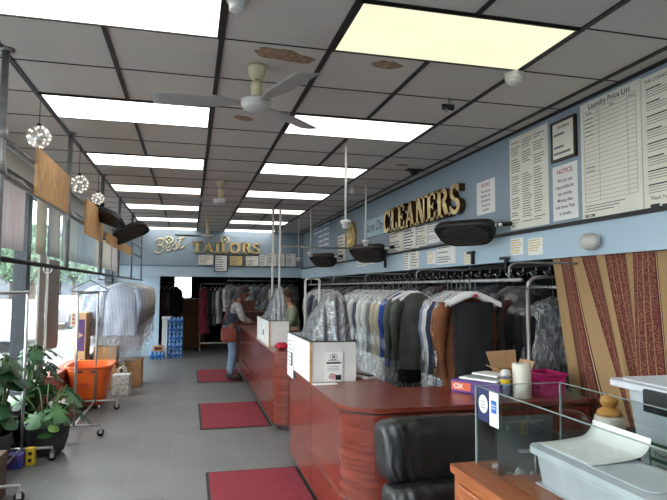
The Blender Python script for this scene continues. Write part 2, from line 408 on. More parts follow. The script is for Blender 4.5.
fan(.313, 11.45, [PI*.99, .2, 1.5], 'farthest ceiling fan, in front of the gold lettering on back wall', .36)

# ------------------------------------------------------------------ small ceiling devices
t = T('smoke_detector', 'cream beehive-shaped alarm sounder at the corner of the yellowed light panel', 'alarm', at(514, 72, z=CE))
c = MB(); c.lathe([(0, -.085), (.03, -.083), (.048, -.07), (.052, -.05)], (0,0,0), M_white, 20); c.build('dome', t, True)
c = MB(); c.lathe([(.053, -.055), (.058, -.048), (.058, -.032), (.05, -.03), (.06, -.024), (.062, -.012), (.05, -.001)], (0,0,0), M_white, 20); c.build('base', t, True)
t = T('security_camera', 'small dark spot camera hanging from ceiling grid below the alarm sounder', 'camera', at(449, 98, z=CE))
c = MB(); c.cyl((0,0,-.05), (0,0,0), .008, M_steel, 8); c.build('stem', t, True)
c = MB(); c.cyl((-.045, .02, -.062), (.03, -.02, -.075), .022, M_black, 12); c.cyl((.0, .0, -.075), (-.03, .0, -.10), .012, M_steel, 8); c.build('body', t, True)
t = T('security_camera', 'black dome camera in the angle of ceiling and blue wall', 'camera', at(414, 169, z=CE))
c = MB(); c.lathe([(.0, -.075), (.03, -.07), (.05, -.04), (.055, -.012)], (0,0,0), M_black, 18); c.build('dome', t, True)
c = MB(); c.box((-.09, -.03, -.02), (.09, .05, -.001), M_black); c.build('mount', t, True, bevel=.004)
t = T('smoke_detector', 'translucent round ceiling sensor cut by the top edge of the photo', 'sensor', (.19, 2.68, CE))
c = MB(); c.lathe([(.035, -.06), (.04, -.055), (.042, -.02)], (0,0,0), mat('frosted', (225,225,222), None, 5, .4), 18); c.build('lens', t, True)
c = MB(); c.lathe([(.05, -.02), (.055, -.001)], (0,0,0), M_white, 18); c.build('base', t, True)
t = T('security_camera', 'small white ball camera on the ceiling beside the nearest white drop pole', 'camera', at(352, 187, z=CE))
c = MB(); c.sphere((0,0,-.06), .035, M_white); c.build('dome', t, True)
c = MB(); c.lathe([(.02, -.04), (.03, -.001)], (0,0,0), M_white, 12); c.build('base', t, True)

# ------------------------------------------------------------------ white drop poles with sockets
def pole(px, py, zend, label, cup=.05, r=.011):
    p = at(px, py, z=CE)
    t = T('drop_pole', label, 'power pole', (p.x, p.y, CE), 0, 'white ceiling drop poles')
    c = MB(); c.cyl((0,0,zend-CE), (0,0,-.0), r, M_white, 10); c.build('pole', t, True)
    c = MB(); z = zend-CE; c.lathe([(cup*.5, z-.085), (cup*.62, z-.08), (cup*.7, z-.04), (cup, z-.036), (cup, z-.01), (r, z)], (0,0,0), M_white, 18); c.build('socket_cup', t, True)
    return p
pole(346, 142, 2.24, 'nearest white drop pole with round socket, in front of gold disc')
pole(366, 184, 2.24, 'white drop pole with socket, between gold disc and pale blue script sign')
pole(311, 208, 2.22, 'white drop pole with socket ending above the hanging black heater, farther back', .06)
pole(299, 218, 2.20, 'thin white drop pole farthest back of those by the right wall', .06, .008)
t = T('counter_pole', 'left of two tall white poles from far counter to ceiling', 'pole', (1.30, 9.35, 0)); c = MB(); c.cyl((0,0,.88), (0,0,CE), .018, M_white, 10); c.build('pole', t, True); c = MB(); c.cyl((0,0,.881), (0,0,.9), .045, M_white, 14); c.build('flange', t, True)
t = T('counter_pole', 'right of two tall white poles from far counter to ceiling', 'pole', (1.40, 9.25, 0)); c = MB(); c.cyl((0,0,.88), (0,0,CE), .018, M_white, 10); c.build('pole', t, True); c = MB(); c.cyl((0,0,.881), (0,0,.9), .045, M_white, 14); c.build('flange', t, True)
c = MB(); c.cyl((1.42, 9.25, 2.27), (2.72, 9.25, 2.27), .016, M_steel, 10); tag(c.build('pipe', loc=(2.72, 9.25, 2.27)), 'grey horizontal pipe from white counter pole to the right wall', 'pipe')
# ------------------------------------------------------------------ block letters
def R4(a, b_, c, d): return [(a, b_), (c, b_), (c, d), (a, d)]
def arc(cx, cy, rx, ry, a0, a1, th, n=14):
    out = []
    for k in range(n):
        t0 = math.radians(a0+(a1-a0)*k/n); t1 = math.radians(a0+(a1-a0)*(k+1)/n)
        q = [(cx+rx*cos(t0), cy+ry*sin(t0)), (cx+rx*cos(t1), cy+ry*sin(t1)), (cx+(rx-th)*cos(t1), cy+(ry-th*.8)*sin(t1)), (cx+(rx-th)*cos(t0), cy+(ry-th*.8)*sin(t0))]
        if a1 > a0: q = [q[1], q[0], q[3], q[2]]
        q = q[::-1]
        ar = sum(q[i][0]*q[(i+1) % 4][1]-q[(i+1) % 4][0]*q[i][1] for i in range(4))
        out.append(q if ar > 0 else q[::-1])
    return out
LET = {
 'C': (.74, arc(.38, .5, .36, .5, 50, 310, .2)+[R4(.6, .66, .7, .95), R4(.6, .08, .68, .28)]),
 'L': (.64, [R4(.1, 0, .3, 1), R4(0, .9, .4, 1), R4(0, 0, .62, .12), R4(.5, 0, .62, .34)]),
 'E': (.68, [R4(.1, 0, .3, 1), R4(0, .89, .62, 1), R4(.3, .45, .5, .55), R4(.44, .38, .5, .62), R4(0, 0, .64, .11), R4(.53, 0, .64, .3), R4(.52, .72, .62, 1)]),
 'A': (.84, [[(.06, 0), (.17, 0), (.44, 1), (.34, 1)], [(.5, 0), (.74, 0), (.48, 1), (.3, 1)], R4(.2, .28, .58, .38), R4(-.02, 0, .26, .09), R4(.44, 0, .82, .09)]),
 'N': (.8, [R4(.09, 0, .2, 1), R4(.58, 0, .69, 1), [(.48, 0), (.69, 0), (.3, 1), (.05, 1)], R4(0, 0, .3, .09), R4(.46, .91, .78, 1), R4(0, .91, .2, 1)]),
 'R': (.8, [R4(.1, 0, .3, 1), R4(0, .9, .4, 1), R4(0, 0, .4, .09)]+arc(.36, .74, .32, .26, -90, 90, .18)+[[(.56, 0), (.8, 0), (.56, .54), (.34, .54)], R4(.54, 0, .84, .09)]),
 'S': (.62, arc(.31, .73, .27, .27, 20, 270, .17)+arc(.31, .27, .29, .27, -160, 90, .17)+[R4(.46, .72, .56, .95), R4(.03, .06, .12, .3)]),
 'T': (.74, [R4(.26, 0, .46, 1), R4(0, .88, .72, 1), R4(0, .68, .11, 1), R4(.61, .68, .72, 1), R4(.14, 0, .58, .09)]),
 'I': (.42, [R4(.1, 0, .3, 1), R4(0, 0, .4, .09), R4(0, .91, .4, 1)]),
 'O': (.86, arc(.41, .5, .41, .5, 0, 360, .2, 26)),
}
def letters(word, M0, h, width, depth, labelfmt, group):
    tot = sum(LET[c][0] for c in word); k = width/tot; x = 0
    for i, ch in enumerate(word):
        w, polys = LET[ch]; s = MB()
        for p in polys:
            ar = sum(p[j][0]*p[(j+1) % len(p)][1]-p[(j+1) % len(p)][0]*p[j][1] for j in range(len(p)))
            q = [((x+a)*k, b_*h) for a, b_ in (p if ar > 0 else p[::-1])]
            s.prism(q, .0, depth, M_gold, M0, M_goldside)
        p0 = M0 @ Vector((x*k, 0, 0))
        tag(s.build('sign_letter', loc=p0), labelfmt[i], 'letter', group)
        x += w
MR = lambda y, z, x=XR: frame((x, y, z), (0, -1, 0), (0, 0, 1))      # sheet on the right wall: text runs towards the camera
MBK = lambda x, z, y=YB: frame((x, y, z), (1, 0, 0), (0, 0, 1))
letters('CLEANERS', MR(7.75, 2.375), .325, 2.42, .07,
  ['gold block letter C beginning the word on the right wall', 'gold block letter L after the C on right wall', 'gold block letter E between L and A on right wall', 'gold block letter A in the middle of the right wall word', 'gold block letter N after the A on right wall', 'gold block letter E between N and R on right wall', 'gold block letter R before the last letter on right wall', 'gold block letter S ending the word on the right wall'], 'gold letters on the right wall')
letters('TAILORS', MBK(.03, 2.43), .27, 1.62, .05,
  ['gold letter T beginning the word on the back wall', 'gold letter A after the T on back wall', 'gold letter I between A and L on back wall', 'gold letter L after the I on back wall', 'gold round letter O on the back wall', 'gold letter R after the O on back wall', 'gold letter S ending the word on the back wall'], 'gold letters on the back wall')
# script word Best
M_script = mat('pale_gold_script', (236,226,196), (214,198,150), 5, .3, .35)
def script(label, pts, o, sc, r=.015):
    s = MB()
    for st in pts:
        q = []
        for i in range(len(st)-1):
            for k in range(4):
                t = k/4; p0 = Vector(st[max(i-1, 0)]); p1 = Vector(st[i]); p2 = Vector(st[i+1]); p3 = Vector(st[min(i+2, len(st)-1)])
                q.append(.5*((2*p1)+(p2-p0)*t+(2*p0-5*p1+4*p2-p3)*t*t+(3*p1-p0-3*p2+p3)*t**3))
        q.append(Vector(st[-1]))
        s.tube([(o[0]+p.x*sc, YB-.016, o[1]+p.y*sc) for p in q], r, M_script, 8)
    tag(s.build('script_letter', loc=(o[0], YB, o[1])), label, 'letter', 'script letters on the back wall')
script('pale script capital B at the left of the back wall lettering', [[(.05, .0), (.22, .78), (.30, 1.0)], [(.02, .78), (.16, 1.0), (.42, 1.02), (.5, .8), (.36, .58), (.2, .53), (.42, .5), (.5, .24), (.34, .02), (.1, 0), (-.06, .1)]], (-.80, 2.41), .33)
script('pale script letter e after the capital B', [[(.0, .18), (.22, .3), (.3, .48), (.2, .56), (.08, .42), (.06, .16), (.18, .02), (.34, .12), (.42, .22)]], (-.58, 2.45), .34)
script('pale script letter s between e and t', [[(.0, .18), (.18, .5), (.2, .58), (.26, .36), (.3, .14), (.2, .02), (.04, .1)], [(.2, .03), (.4, .2)]], (-.43, 2.48), .34)
script('pale script letter t ending the script word on back wall', [[(.0, .18), (.2, .7), (.3, 1.05)], [(.2, .66), (.12, .3), (.16, .06), (.32, .1), (.44, .28)], [(.02, .72), (.46, .84)]], (-.31, 2.50), .34)
# round ornaments on the back wall
for px, lab in ((169, 'small pale ring ornament above the script word'), (225, 'small pale ring ornament above the gold letters L and O')):
    p = at(px, 240, y=YB-.02); s = MB(); s.tube([(p.x+.085*cos(a*PI/10), YB-.02, p.z+.07*sin(a*PI/10)) for a in range(20)], .02, M_script, 8, closed=True)
    s.sphere((p.x, YB-.02, p.z), .025, M_script)
    tag(s.build('ring_ornament', loc=(p.x, YB, p.z)), lab, 'ornament', 'ring ornaments')

# ------------------------------------------------------------------ paper notices and price boards
def sheet(name, label, cat, M, w, h, paper=M_paper, cols=1, rows=8, title=None, tmat=M_ink, tsize=.03, lines=None, lsize=.03, group=None, frm=None, ink=M_grey, th=.004, wiggle=.4, ruled=False, lbold=0.004, footer=None, border=False):
    o = M @ Vector((0, 0, 0)); s = MB()
    z0 = .012 if frm else .001
    s.box((0, 0, z0), (w, h, z0+th), paper, M); zt = z0+th+.0008
    top = h-(.05*h)
    if title: s.text(title, w/2, h-tsize*1.15-.02*h, tsize, tmat, M, zt, bold=.015*1, align='CENTER'); top = h-tsize*1.6-.03*h
    if lines:
        dy = (top-.06*h)/len(lines)
        for i, t in enumerate(lines): s.text(t, w/2, top-dy*(i+.75), min(lsize, dy*.8), ink if ink != M_grey else M_ink, M, zt, bold=lbold, align='CENTER')
    elif rows:
        dy = (top-.06*h)/rows; cw = (w*.9)/cols; rnd = random.Random(label)
        for c in range(cols):
            for r in range(rows):
                x0 = w*.05+c*cw; L = cw*(.92 if ruled else (.9-wiggle*rnd.random())); y = top-dy*(r+.5)
                if not ruled and rnd.random() < .12: continue
                hh = .0016 if ruled else dy*.17
                s.box((x0, y-hh, zt-.0006), (x0+L, y+hh, zt), ink, M)
    if border:
        for a, c in (((w*.04, h*.1), (w*.96, h*.105)), ((w*.04, h*.9), (w*.96, h*.905)), ((w*.04, h*.1), (w*.05, h*.9)), ((w*.95, h*.1), (w*.96, h*.9)), ((w*.33, h*.1), (w*.34, h*.9)), ((w*.78, h*.1), (w*.79, h*.9))):
            s.box((a[0], a[1], zt-.0006), (c[0], c[1], zt), ink, M)
    if footer: s.text(footer, w*.06, h*.03, h*.03, M_ink, M, zt, bold=.03)
    if frm:
        t = T(name, label, cat, o, 0, group); s.build('sheet', t)
        g = MB(); q = .018 if w > .2 else .012
        for a, c in (((-q, -q), (w+q, 0)), ((-q, h), (w+q, h+q)), ((-q, 0), (0, h)), ((w, 0), (w+q, h))): g.box((a[0], a[1], 0), (c[0], c[1], .024), frm, M)
        g.box((0, 0, 0), (w, h, .01), frm, M); g.build('frame', t); return t
    return tag(s.build(name, loc=o), label, cat, group)
def RW(px0, py0, px1, py1, x=XR):
    a = at(px0, (py0+py1)/2, x=x); c = at(px1, (py0+py1)/2, x=x); m = (px0+px1)/2
    zt = at(m, py0, x=x).z; zb = at(m, py1, x=x).z
    return MR(a.y, zb, x), a.y-c.y, zt-zb
def BW(px0, py0, px1, py1, y=YB):
    a = at(px0, py1, y=y); c = at(px1, py0, y=y); return MBK(a.x, a.z, y), c.x-a.x, c.z-a.z
M_ded = mat('dark_walnut_frame', (66,42,32), (50,32,24), 8, .4)
# the big price boards
s = sheet('price_board', 'cream board with three columns of small print, left of the framed certificate', 'sign', MR(4.495, 2.115), .56, .805, M_cpaper, 3, 34, footer='REC')
M, w, h = MR(3.535, 2.09), .57, .84
s = MB(); s.box((0, 0, .001), (w, h, .009), M_cpaper, M); zt = .0098
s.text('Laundry Price List', w/2, h*.935, .055, M_ink, M, zt, bold=.012, align='CENTER')
for x in (.035, .19, .455, .53): s.box((x, h*.15, zt-.0006), (x+.002, h*.92, zt), M_grey, M)
for k in range(23): y = h*(.15+.77*k/22); s.box((.035, y-.0011, zt-.0006), (.532, y+.0011, zt), M_grey, M)
s.text('Items', .09, h*.89, .026, M_ink, M, zt, bold=.01, align='CENTER'); s.text('Item', .32, h*.89, .026, M_ink, M, zt, bold=.01, align='CENTER'); s.text('Price', .495, h*.89, .026, M_ink, M, zt, bold=.01, align='CENTER')
for k in range(5): s.box((.05, h*(.85-.035*k)-.003, zt-.0006), (.05+.06+.05*random.random(), h*(.85-.035*k)+.003, zt), M_ink, M)
for k in range(2): s.box((.05, h*(.44-.035*k)-.003, zt-.0006), (.14, h*(.44-.035*k)+.003, zt), M_grey, M)
for k in range(3): s.box((.03, h*(.115-.022*k)-.003, zt-.0006), (.42-.05*k, h*(.115-.022*k)+.003, zt), M_grey, M)
s.text('RECOM', .03, h*.022, .03, M_ink, M, zt, bold=.04)
tag(s.build('price_board', loc=(XR, 3.535, 2.09)), 'large cream price list board with ruled table, right of the framed certificate', 'sign')
M, w, h = MR(2.958, 2.07), .57, .85
s = MB(); s.box((0, 0, .001), (w, h, .009), M_cpaper, M)
s.text('THE CORRECT PRICE', .03, h*.945, .03, M_ink, M, zt, bold=.006)
rnd = random.Random(4)
for g_ in range(8):
    y = h*(.9-.1*g_); s.box((.04, y-.004, zt-.0006), (.04+.1+.08*rnd.random(), y+.004, zt), M_ink, M)
    for k in range(3): s.box((.04, y-.018-.016*k, zt-.0006), (.3+.2*rnd.random(), y-.014-.016*k, zt), M_grey, M)
s.text('Thank You', .05, h*.09, .032, M_ink, M, zt, shear=.3)
s.box((.05, h*.02, zt-.0006), (.12, h*.06, zt), M_ink, M); s.box((.14, h*.03, zt-.0006), (.2, h*.05, zt), M_ink, M)
tag(s.build('price_board', loc=(XR, 2.958, 2.07)), 'large cream notice board cut by the right edge of the photo', 'sign')
sheet('framed_certificate', 'framed certificate in dark wood above the red NOTICE paper', 'certificate', MR(3.855, 2.595), .255, .275, M_cpaper, 1, 4, 'Certificate', M_ink, .035, frm=M_ded)
sheet('notice', 'white notice with red NOTICE heading below the framed certificate', 'sign', MR(3.88, 2.125), .295, .42, M_paper, 1, 0, 'NOTICE', M_redink, .05, ['We are not', 'responsible for', 'any articles', 'Missing after', 'and more Than', '6 months'], .036, lbold=.012)
sheet('notice', 'lone white paper notice with red heading, right of the gold letter S', 'sign', MR(5.10, 2.318), .345, .32, M_paper, 1, 0, 'NOTICE', M_redink, .045, ['You will not', 'be given out', 'this picture', 'No pay no', 'pictures'], .05, lbold=.012)
for a, c, lab in ((511, 524, 'left one of two neighbouring yellow-printed cards on the blue band'), (528.5, 543.5, 'right one of two neighbouring yellow-printed cards on the blue band')):
    M, w, h = RW(a, 238, c, 255, XR-.03); sheet('card_sign', lab, 'sign', M, w, h, M_paper, 1, 6, ink=M_yellow, wiggle=.25, group=None)
cards = [
 (390, 231, 403, 253, 'cream paper notice below the gold letter C', XR, M_cpaper, M_grey),
 (403.5, 228, 416, 251, 'white notice with dark rows below the gold letter L', XR, M_paper, M_ink),
 (417, 226, 428, 246, 'cream certificate below the gold letter E', XR, M_cpaper, M_grey),
 (428.5, 224, 440, 243, 'blank white paper left of the largest black heater', XR, M_paper, M_grey),
 (404, 252, 410.5, 270, 'small white slip hanging on the light blue band under the white row notice', XR-.03, M_paper, M_grey),
 (411, 246, 419, 268, 'tall cream slip on the light blue band below the cream certificate', XR-.03, M_cpaper, M_grey),
 (427.5, 251, 436, 264, 'yellow-printed card left of the dark-lettered list on the blue band', XR-.03, M_paper, M_yellow),
 (437, 245, 456, 264, 'white list with dark lettering under the black heater', XR-.03, M_paper, M_ink),
 (464.5, 252, 474, 264, 'yellow-printed card right of the dark-lettered list on the blue band', XR-.03, M_paper, M_yellow),
 (338, 235, 345, 262, 'tall white paper left of the gold disc on the far right wall', XR, M_cpaper, M_grey),
 (357, 251, 367, 266, 'white paper on the blue band right of the hanging heater, far side', XR-.03, M_paper, M_grey),
 (369, 250, 375, 264, 'narrow cream slip on the blue band left of the cream notice', XR-.03, M_cpaper, M_grey),
]
for px0, py0, px1, py1, lab, x, pm, im in cards:
    M, w, h = RW(px0, py0, px1, py1, x); sheet('notice', lab, 'sign', M, w, h, pm, 1, 7, ink=im, wiggle=.3, group=None)
# price paper with large blue lettering far along the right wall
M, w, h = RW(313, 222, 331, 250); sheet('notice', 'large grey-blue notice in columns at the far end of right wall', 'sign', M, w, h, mat('pale_blue_paper', (152,172,196), None, 3, .6), 3, 5, ink=M_paper, wiggle=.1)
# Same Day sign
M, w, h = MR(8.85, 2.40), 1.07, .27
s = MB(); s.box((0, 0, .002), (w, h, .02), mat('pale_blue_sign', (176,206,216), (168,198,210), 2, .5), M)
s.text('Same Day', w/2, .08, .21, mat('dark_blue_ink', (46,62,86), None, 4, .5), M, .0212, shear=.35, bold=.004, align='CENTER')
tag(s.build('script_sign', loc=(XR, 8.85, 2.40)), 'pale blue sign with dark script lettering left of the gold letters', 'sign')
p = at(352.5, 237, x=XR); s = MB(); R_ = .27; Rx = Matrix.Rotation(-PI/2, 3, 'Y')
s.lathe([(0, .012), (R_*.55, .016), (R_*.6, .05), (R_*.92, .055), (R_, .03), (R_, .001)], p, M_gold, 28, R=Rx)
tag(s.build('gold_disc', loc=p), 'round gold disc ornament on the right wall behind white poles', 'ornament')
# certificates on the back wall
M_crt = mat('buff_paper', (222,202,140), (212,190,124), 3, .5)
for px0, py0, px1, py1, pm, fm, lab in ((199, 256, 212.5, 264, M_cpaper, M_white, 'pale landscape certificate left of the black frame on the back wall'), (215, 255.5, 227, 271, M_paper, M_black, 'white certificate in black frame hanging over the blue band'),
    (229.5, 256, 242.5, 265.5, M_crt, M_ded, 'buff yellow certificate right of the black frame on back wall'), (245.5, 256, 258.5, 266, M_cpaper, M_ded, 'landscape framed certificate below the gold letter R'),
    (259.5, 255.5, 266.5, 265.5, M_paper, M_white, 'small white certificate below the gold letter S'), (268, 254.5, 275.5, 265.5, M_cpaper, M_white, 'cream certificate right of the gold letter S, first of three'),
    (277, 254.5, 284, 265.5, M_cpaper, M_white, 'cream certificate right of the gold letter S, second of three'), (286.5, 254.5, 295, 265.5, M_paper, M_white, 'white certificate nearest the far right corner of back wall')):
    M, w, h = BW(px0, py0, px1, py1, YB-.041); sheet('framed_certificate', lab, 'certificate', M, w, h, pm, 1, 6, frm=fm, group=None)
# wall lamp on the light blue band
t = T('emergency_light', 'oval white emergency lamp on the light blue band by the curtain', 'lamp', (XR-.03, 3.38, 1.93))
c = MB(); c.box((-.02, -.06, -.03), (0, .06, .05), M_white, Matrix.Translation((XR-.03, 3.38, 1.93))); c.build('base', t, bevel=.008)
c = MB(); c.sphere((XR-.08, 3.375, 1.93), (.055, .085, .06), mat('aged_white', (214,212,204), None, 6, .35)); c.build('lens', t)
# ------------------------------------------------------------------ black slatted heaters on brackets
def heater(loc, rz, label, arm, tilt=.45, sc=1):
    t = T('heater', label, 'heater', loc, rz, 'black slatted heaters'); t.scale = (sc, sc, sc)
    Rt = Matrix.Rotation(tilt, 4, 'X')
    s = MB(); pr_ = [(.30*math.copysign(abs(cos(a))**.4, cos(a))*(1-.2*sin(a)), .135*math.copysign(abs(sin(a))**.7, sin(a))) for a in [2*PI*k/28 for k in range(28)]]
    s.prism(pr_, -.035, .04, M_black, Rt); s.build('housing', t, True, bevel=.018)
    s = MB(); sm = mat('heater_slat', (96,92,88), None, 20, .4, .6)
    for k in range(9):
        y = -.10+k*.025; e_ = .25*(1-(abs(y)/.135)**3); s.box((-e_, y-.006, -.047), (e_, y+.006, -.036), sm, Rt)
    s.build('grille', t, True)
    s = MB()
    s.tube([(.2, 0, .03), (.34, .02, .07), arm], .022, M_black, 8); s.box((arm[0]-.03, arm[1]-.03, arm[2]-.05), (arm[0]+.03, arm[1]+.03, arm[2]+.05), M_black)
    br_ = s.build('bracket', t, True)
    for x in (.31, .36): s = MB(); s.cbox((x, -.012, .062), (.025, .03, .03), M_white); s.build('switch', br_, True)
    return t
heater((2.40, 4.72, 2.10), -PI/2+.62, 'largest black slatted heater on bracket below the gold letters', (.52, .30, .10), -.85, .93)
heater((2.44, 7.75, 2.09), -PI/2+.5, 'black slatted heater hanging in front of the pale blue script sign', (.45, .34, .10), -.9, 1.05)
heater((2.42, 10.5, 2.12), -PI/2+.5, 'smaller-looking black heater farther along the right wall near the back corner', (.45, .34, .06), -.9, 1.05)
# ------------------------------------------------------------------ ceiling-hung pipe frame along the shop window
XP = -1.062
t = T('ceiling_pipework', 'grey ceiling-hung pipework running along the shop windows', 'pipework', (XP, 3.6, CE))
for k, (y, z1) in enumerate(((3.6, 1.20), (5.47, 1.745), (7.45, 1.745), (9.2, 1.745), (11.2, 1.745), (13.4, 1.745))):
    s = MB(); s.cyl((XP, y, z1), (XP, y, CE-.012), .02, M_steel, 12); s.lathe([(.045, -.014), (.045, -.001)], (XP, y, CE), M_steel, 14); s.build('post', t)
for z, y0, y1, r in ((2.47, 2.6, 13.6, .021), (2.265, 2.6, 13.6, .021)):
    s = MB(); s.cyl((XP-.035, y0, z), (XP-.035, y1, z), r, M_steel, 12); s.build('rail', t)
s = MB(); s.cyl((XP, 2.6, 1.758), (XP, 13.9, 1.758), .016, mat('dark_pipe', (66,67,69), None, 8, .4, .7), 12); s.build('hanging_rail', t)
for y in (3.6, 5.47, 7.45, 9.2):
    for z in (2.47, 2.265):
        s = MB(); s.cyl((XP-.06, y, z), (XP+.025, y, z), .033, M_steel, 12); s.build('clamp', t)
# raw boards hung on the frame
def board(y0, y1, z0, z1, lab):
    s = MB(); s.prism([(y0, z0), (y1, z0+.0), (y1, z1), (y0, z1)], 0, .022, M_board, frame((XP+.005, 0, 0), (0, 1, 0), (0, 0, 1)))
    tag(s.build('wooden_board', loc=(XP, y0, z0), bevel=.003), lab, 'board', 'raw boards on the pipe frame')
board(4.30, 5.36, 2.235, 2.56, 'nearest raw wooden board hung on the pipe frame')
board(6.24, 7.40, 2.14, 2.50, 'second raw wooden board on the pipe frame, next to black heater')
board(7.80, 10.9, 2.16, 2.30, 'long narrow raw board behind the black heaters on pipe frame')
# heaters at the window side
hA = heater((XP+.10, 7.02, 2.41), PI-.5, 'nearer black slatted heater on the pipe frame by the windows', (.30, -.22, .10), .85, .78)
hB = heater((XP+.19, 8.8, 2.39), PI-.15, 'farther black slatted heater on the pipe frame by the windows', (.42, -.1, .12), .85, .88)
hA.rotation_euler[1] = -.35; hB.rotation_euler[1] = .42
# crackled globe lamps
M_globe = film('crackled_globe', (.9, .88, .84), .32, .2, 14, .2, .7, (1, 1, 1)); M_dot = emit('tiny_bulb', (1, .93, .8), 1.1)
def globe(px, py, x, y, r, lab):
    c = at(px, py, y=y); t = T('globe_lamp', lab, 'pendant lamp', (c.x, c.y, CE), 0, 'glass globe pendants')
    s = MB(); s.sphere(c, r, M_globe, 18, 12); s.build('globe', t)
    for k in range(22):
        z = 1-2*(k+.5)/22; a = k*2.4; q = math.sqrt(1-z*z); s = MB(); s.sphere(c+Vector((q*cos(a), q*sin(a), z))*r*.9, r*.12, M_dot, 6, 4); s.build('bulb', t)
    s = MB(); s.cyl((c.x, c.y, c.z+r*.9), (c.x, c.y, CE), .003, M_tbar, 6); s.cyl((c.x, c.y, c.z+r*.85), (c.x, c.y, c.z+r*1.15), .018, M_tbar, 10); s.build('cord', t)
globe(39, 137, 0, 4.4, .082, 'nearest crackled glass globe pendant above the first raw board')
globe(79, 184, 0, 5.9, .088, 'second crackled glass globe pendant between the raw boards')
globe(98, 198.5, 0, 7.1, .072, 'third and smallest-looking glass globe pendant above second raw board')
def banner(name, a, b_):
    m = mat(name, a, b_, 2.2, .8, stretch=(1, 6, .6)); n = m.node_tree.nodes; l = m.node_tree.links
    tl = n.new('ShaderNodeBsdfTranslucent'); mx = n.new('ShaderNodeMixShader'); mx.inputs[0].default_value = .5
    src = n['Principled BSDF'].inputs['Base Color'].links[0].from_socket
    l.new(src, tl.inputs['Color']); l.new(n['Principled BSDF'].outputs[0], mx.inputs[1]); l.new(tl.outputs[0], mx.inputs[2]); l.new(mx.outputs[0], n['Material Output'].inputs[0])
    return m
# hanging fabric / backs of window signs
pcol = [((206,202,200), (198,186,186)), ((204,196,178), (190,190,182)), ((176,186,190), (198,192,184)), ((200,200,194), (178,190,192)), ((188,194,196), (174,184,190)), ((208,204,196), (192,190,184))]
ys = [(5.0, 6.2), (6.45, 6.95), (6.96, 7.7), (7.71, 8.8), (8.81, 10.3), (10.31, 12.2), (12.21, 13.6)]
labs = ['pale window banner hanging nearest the left edge of the photo', 'tan-edged window banner below the first raw board', 'grey-blue window banner between first and second pipe posts', 'pale window banner behind the second raw board', 'grey window banner below the farther heater', 'long pale window banner near the far end of the windows', 'last pale window banner before the back corner']
for k, (y0, y1) in enumerate(ys):
    c = pcol[k % 6]; m = banner('banner_cloth_%s' % 'abcdefg'[k], c[0], c[1])
    x = -1.56 if k else -1.6
    s = MB(); s.grid(lambda u, v: (x+.012*sin(u*9+k)+.006*sin(u*31), y0+(y1-y0)*u, 2.62-.68*v), 24, 4, m)
    tag(s.build('window_banner', loc=(x, y0, 2.62), solid=.003), labs[k], 'banner', 'banners hung in the shop windows')
# two tall boards standing against the glass
M_gb = mat('grey_beige_board', (150,143,136), (140,134,128), 3, .7)
s = MB(); s.prism([(7.32, .46), (7.62, .46), (7.62, 1.98), (7.32, 1.98)], 0, .02, mat('pale_board', (188,182,174), None, 3, .7), frame((XL+.03, 0, 0), (0, 1, 0), (0, 0, 1))); tag(s.build('panel_board', loc=(XL, 7.4, .46)), 'narrow pale panel standing on the window sill beside dark mullion', 'panel')
s = MB(); s.prism([(7.72, .82), (8.30, .80), (8.36, .86), (8.32, 1.94), (7.72, 1.94)], 0, .03, M_gb, frame((XL+.03, 0, 0), (0, 1, 0), (0, 0, 1))); tag(s.build('panel_board', loc=(XL, 7.9, .8)), 'grey beige panel with rounded bottom hanging before the window', 'panel')
M, w, h = frame((XL-.03, 9.7, .98), (0, 1, 0), (0, 0, 1)), .34, .22
s = MB(); s.box((0, 0, 0), (w, h, .003), M_paper, M)
for a in range(3): s.box((.05, .04+.06*a, .0032), (.29, .06+.06*a, .0036), M_redink, M)
tag(s.build('window_sticker', loc=(XL, 9.7, .98)), 'small white and red sticker on the shop window glass', 'sticker')

# ------------------------------------------------------------------ rolling garment racks
def caster_part(t, c):
    x, y, z = c; s = MB(); s.cyl((x, y, z), (x, y, .075), .008, M_chrome, 8)
    for d in (-.018, .018): s.box((x-.015, y+d-.002, .03), (x+.02, y+d+.002, .085), M_chrome)
    s.box((x-.015, y-.02, .078), (x+.02, y+.02, .086), M_chrome); k = s.build('caster', t)
    s = MB(); s.cyl((x, y-.014, .038), (x, y+.014, .038), .0375, M_rubber, 16); s.build('wheel', k)
def caster(s, c):
    x, y, z = c
    s.cyl((x, y, z), (x, y, .075), .008, M_chrome, 8)
    for d in (-.018, .018): s.box((x-.015, y+d-.002, .03), (x+.02, y+d+.002, .085), M_chrome)
    s.cyl((x, y-.014, .038), (x, y+.014, .038), .038, M_rubber, 16)
def rack(x, y0, y1, h, label, half=.27, arch=False):
    t = T('garment_rack', label, 'garment rack', (x, y0, 0), 0, 'rolling garment racks')
    for y in (y0, y1):
        s = MB(); s.cyl((x, y, .12), (x, y, h), .014, M_chrome, 12); s.build('upright', t)
        s = MB(); s.cyl((x-half, y, .12), (x+half, y, .12), .013, M_chrome, 12); s.build('foot_bar', t)
        for sg in (-1, 1):
            caster_part(t, (x+sg*half, y, .12))
    s = MB(); s.tube([(x, y0, h-.03), (x, y0+.01, h), (x, y1-.01, h), (x, y1, h-.03)], .014, M_chrome, 12); s.build('top_rail', t)
    s = MB(); s.cyl((x, y0, .12), (x, y1, .12), .012, M_chrome, 12); s.build('base_bar', t)
    return t
rack(-1.17, 6.72, 8.12, 1.53, 'empty chrome rolling rack in front of the orange tub')
rack(-1.46, 4.82, 5.88, 1.545, 'empty chrome rolling rack beside the potted plants, at left edge of photo', .26)

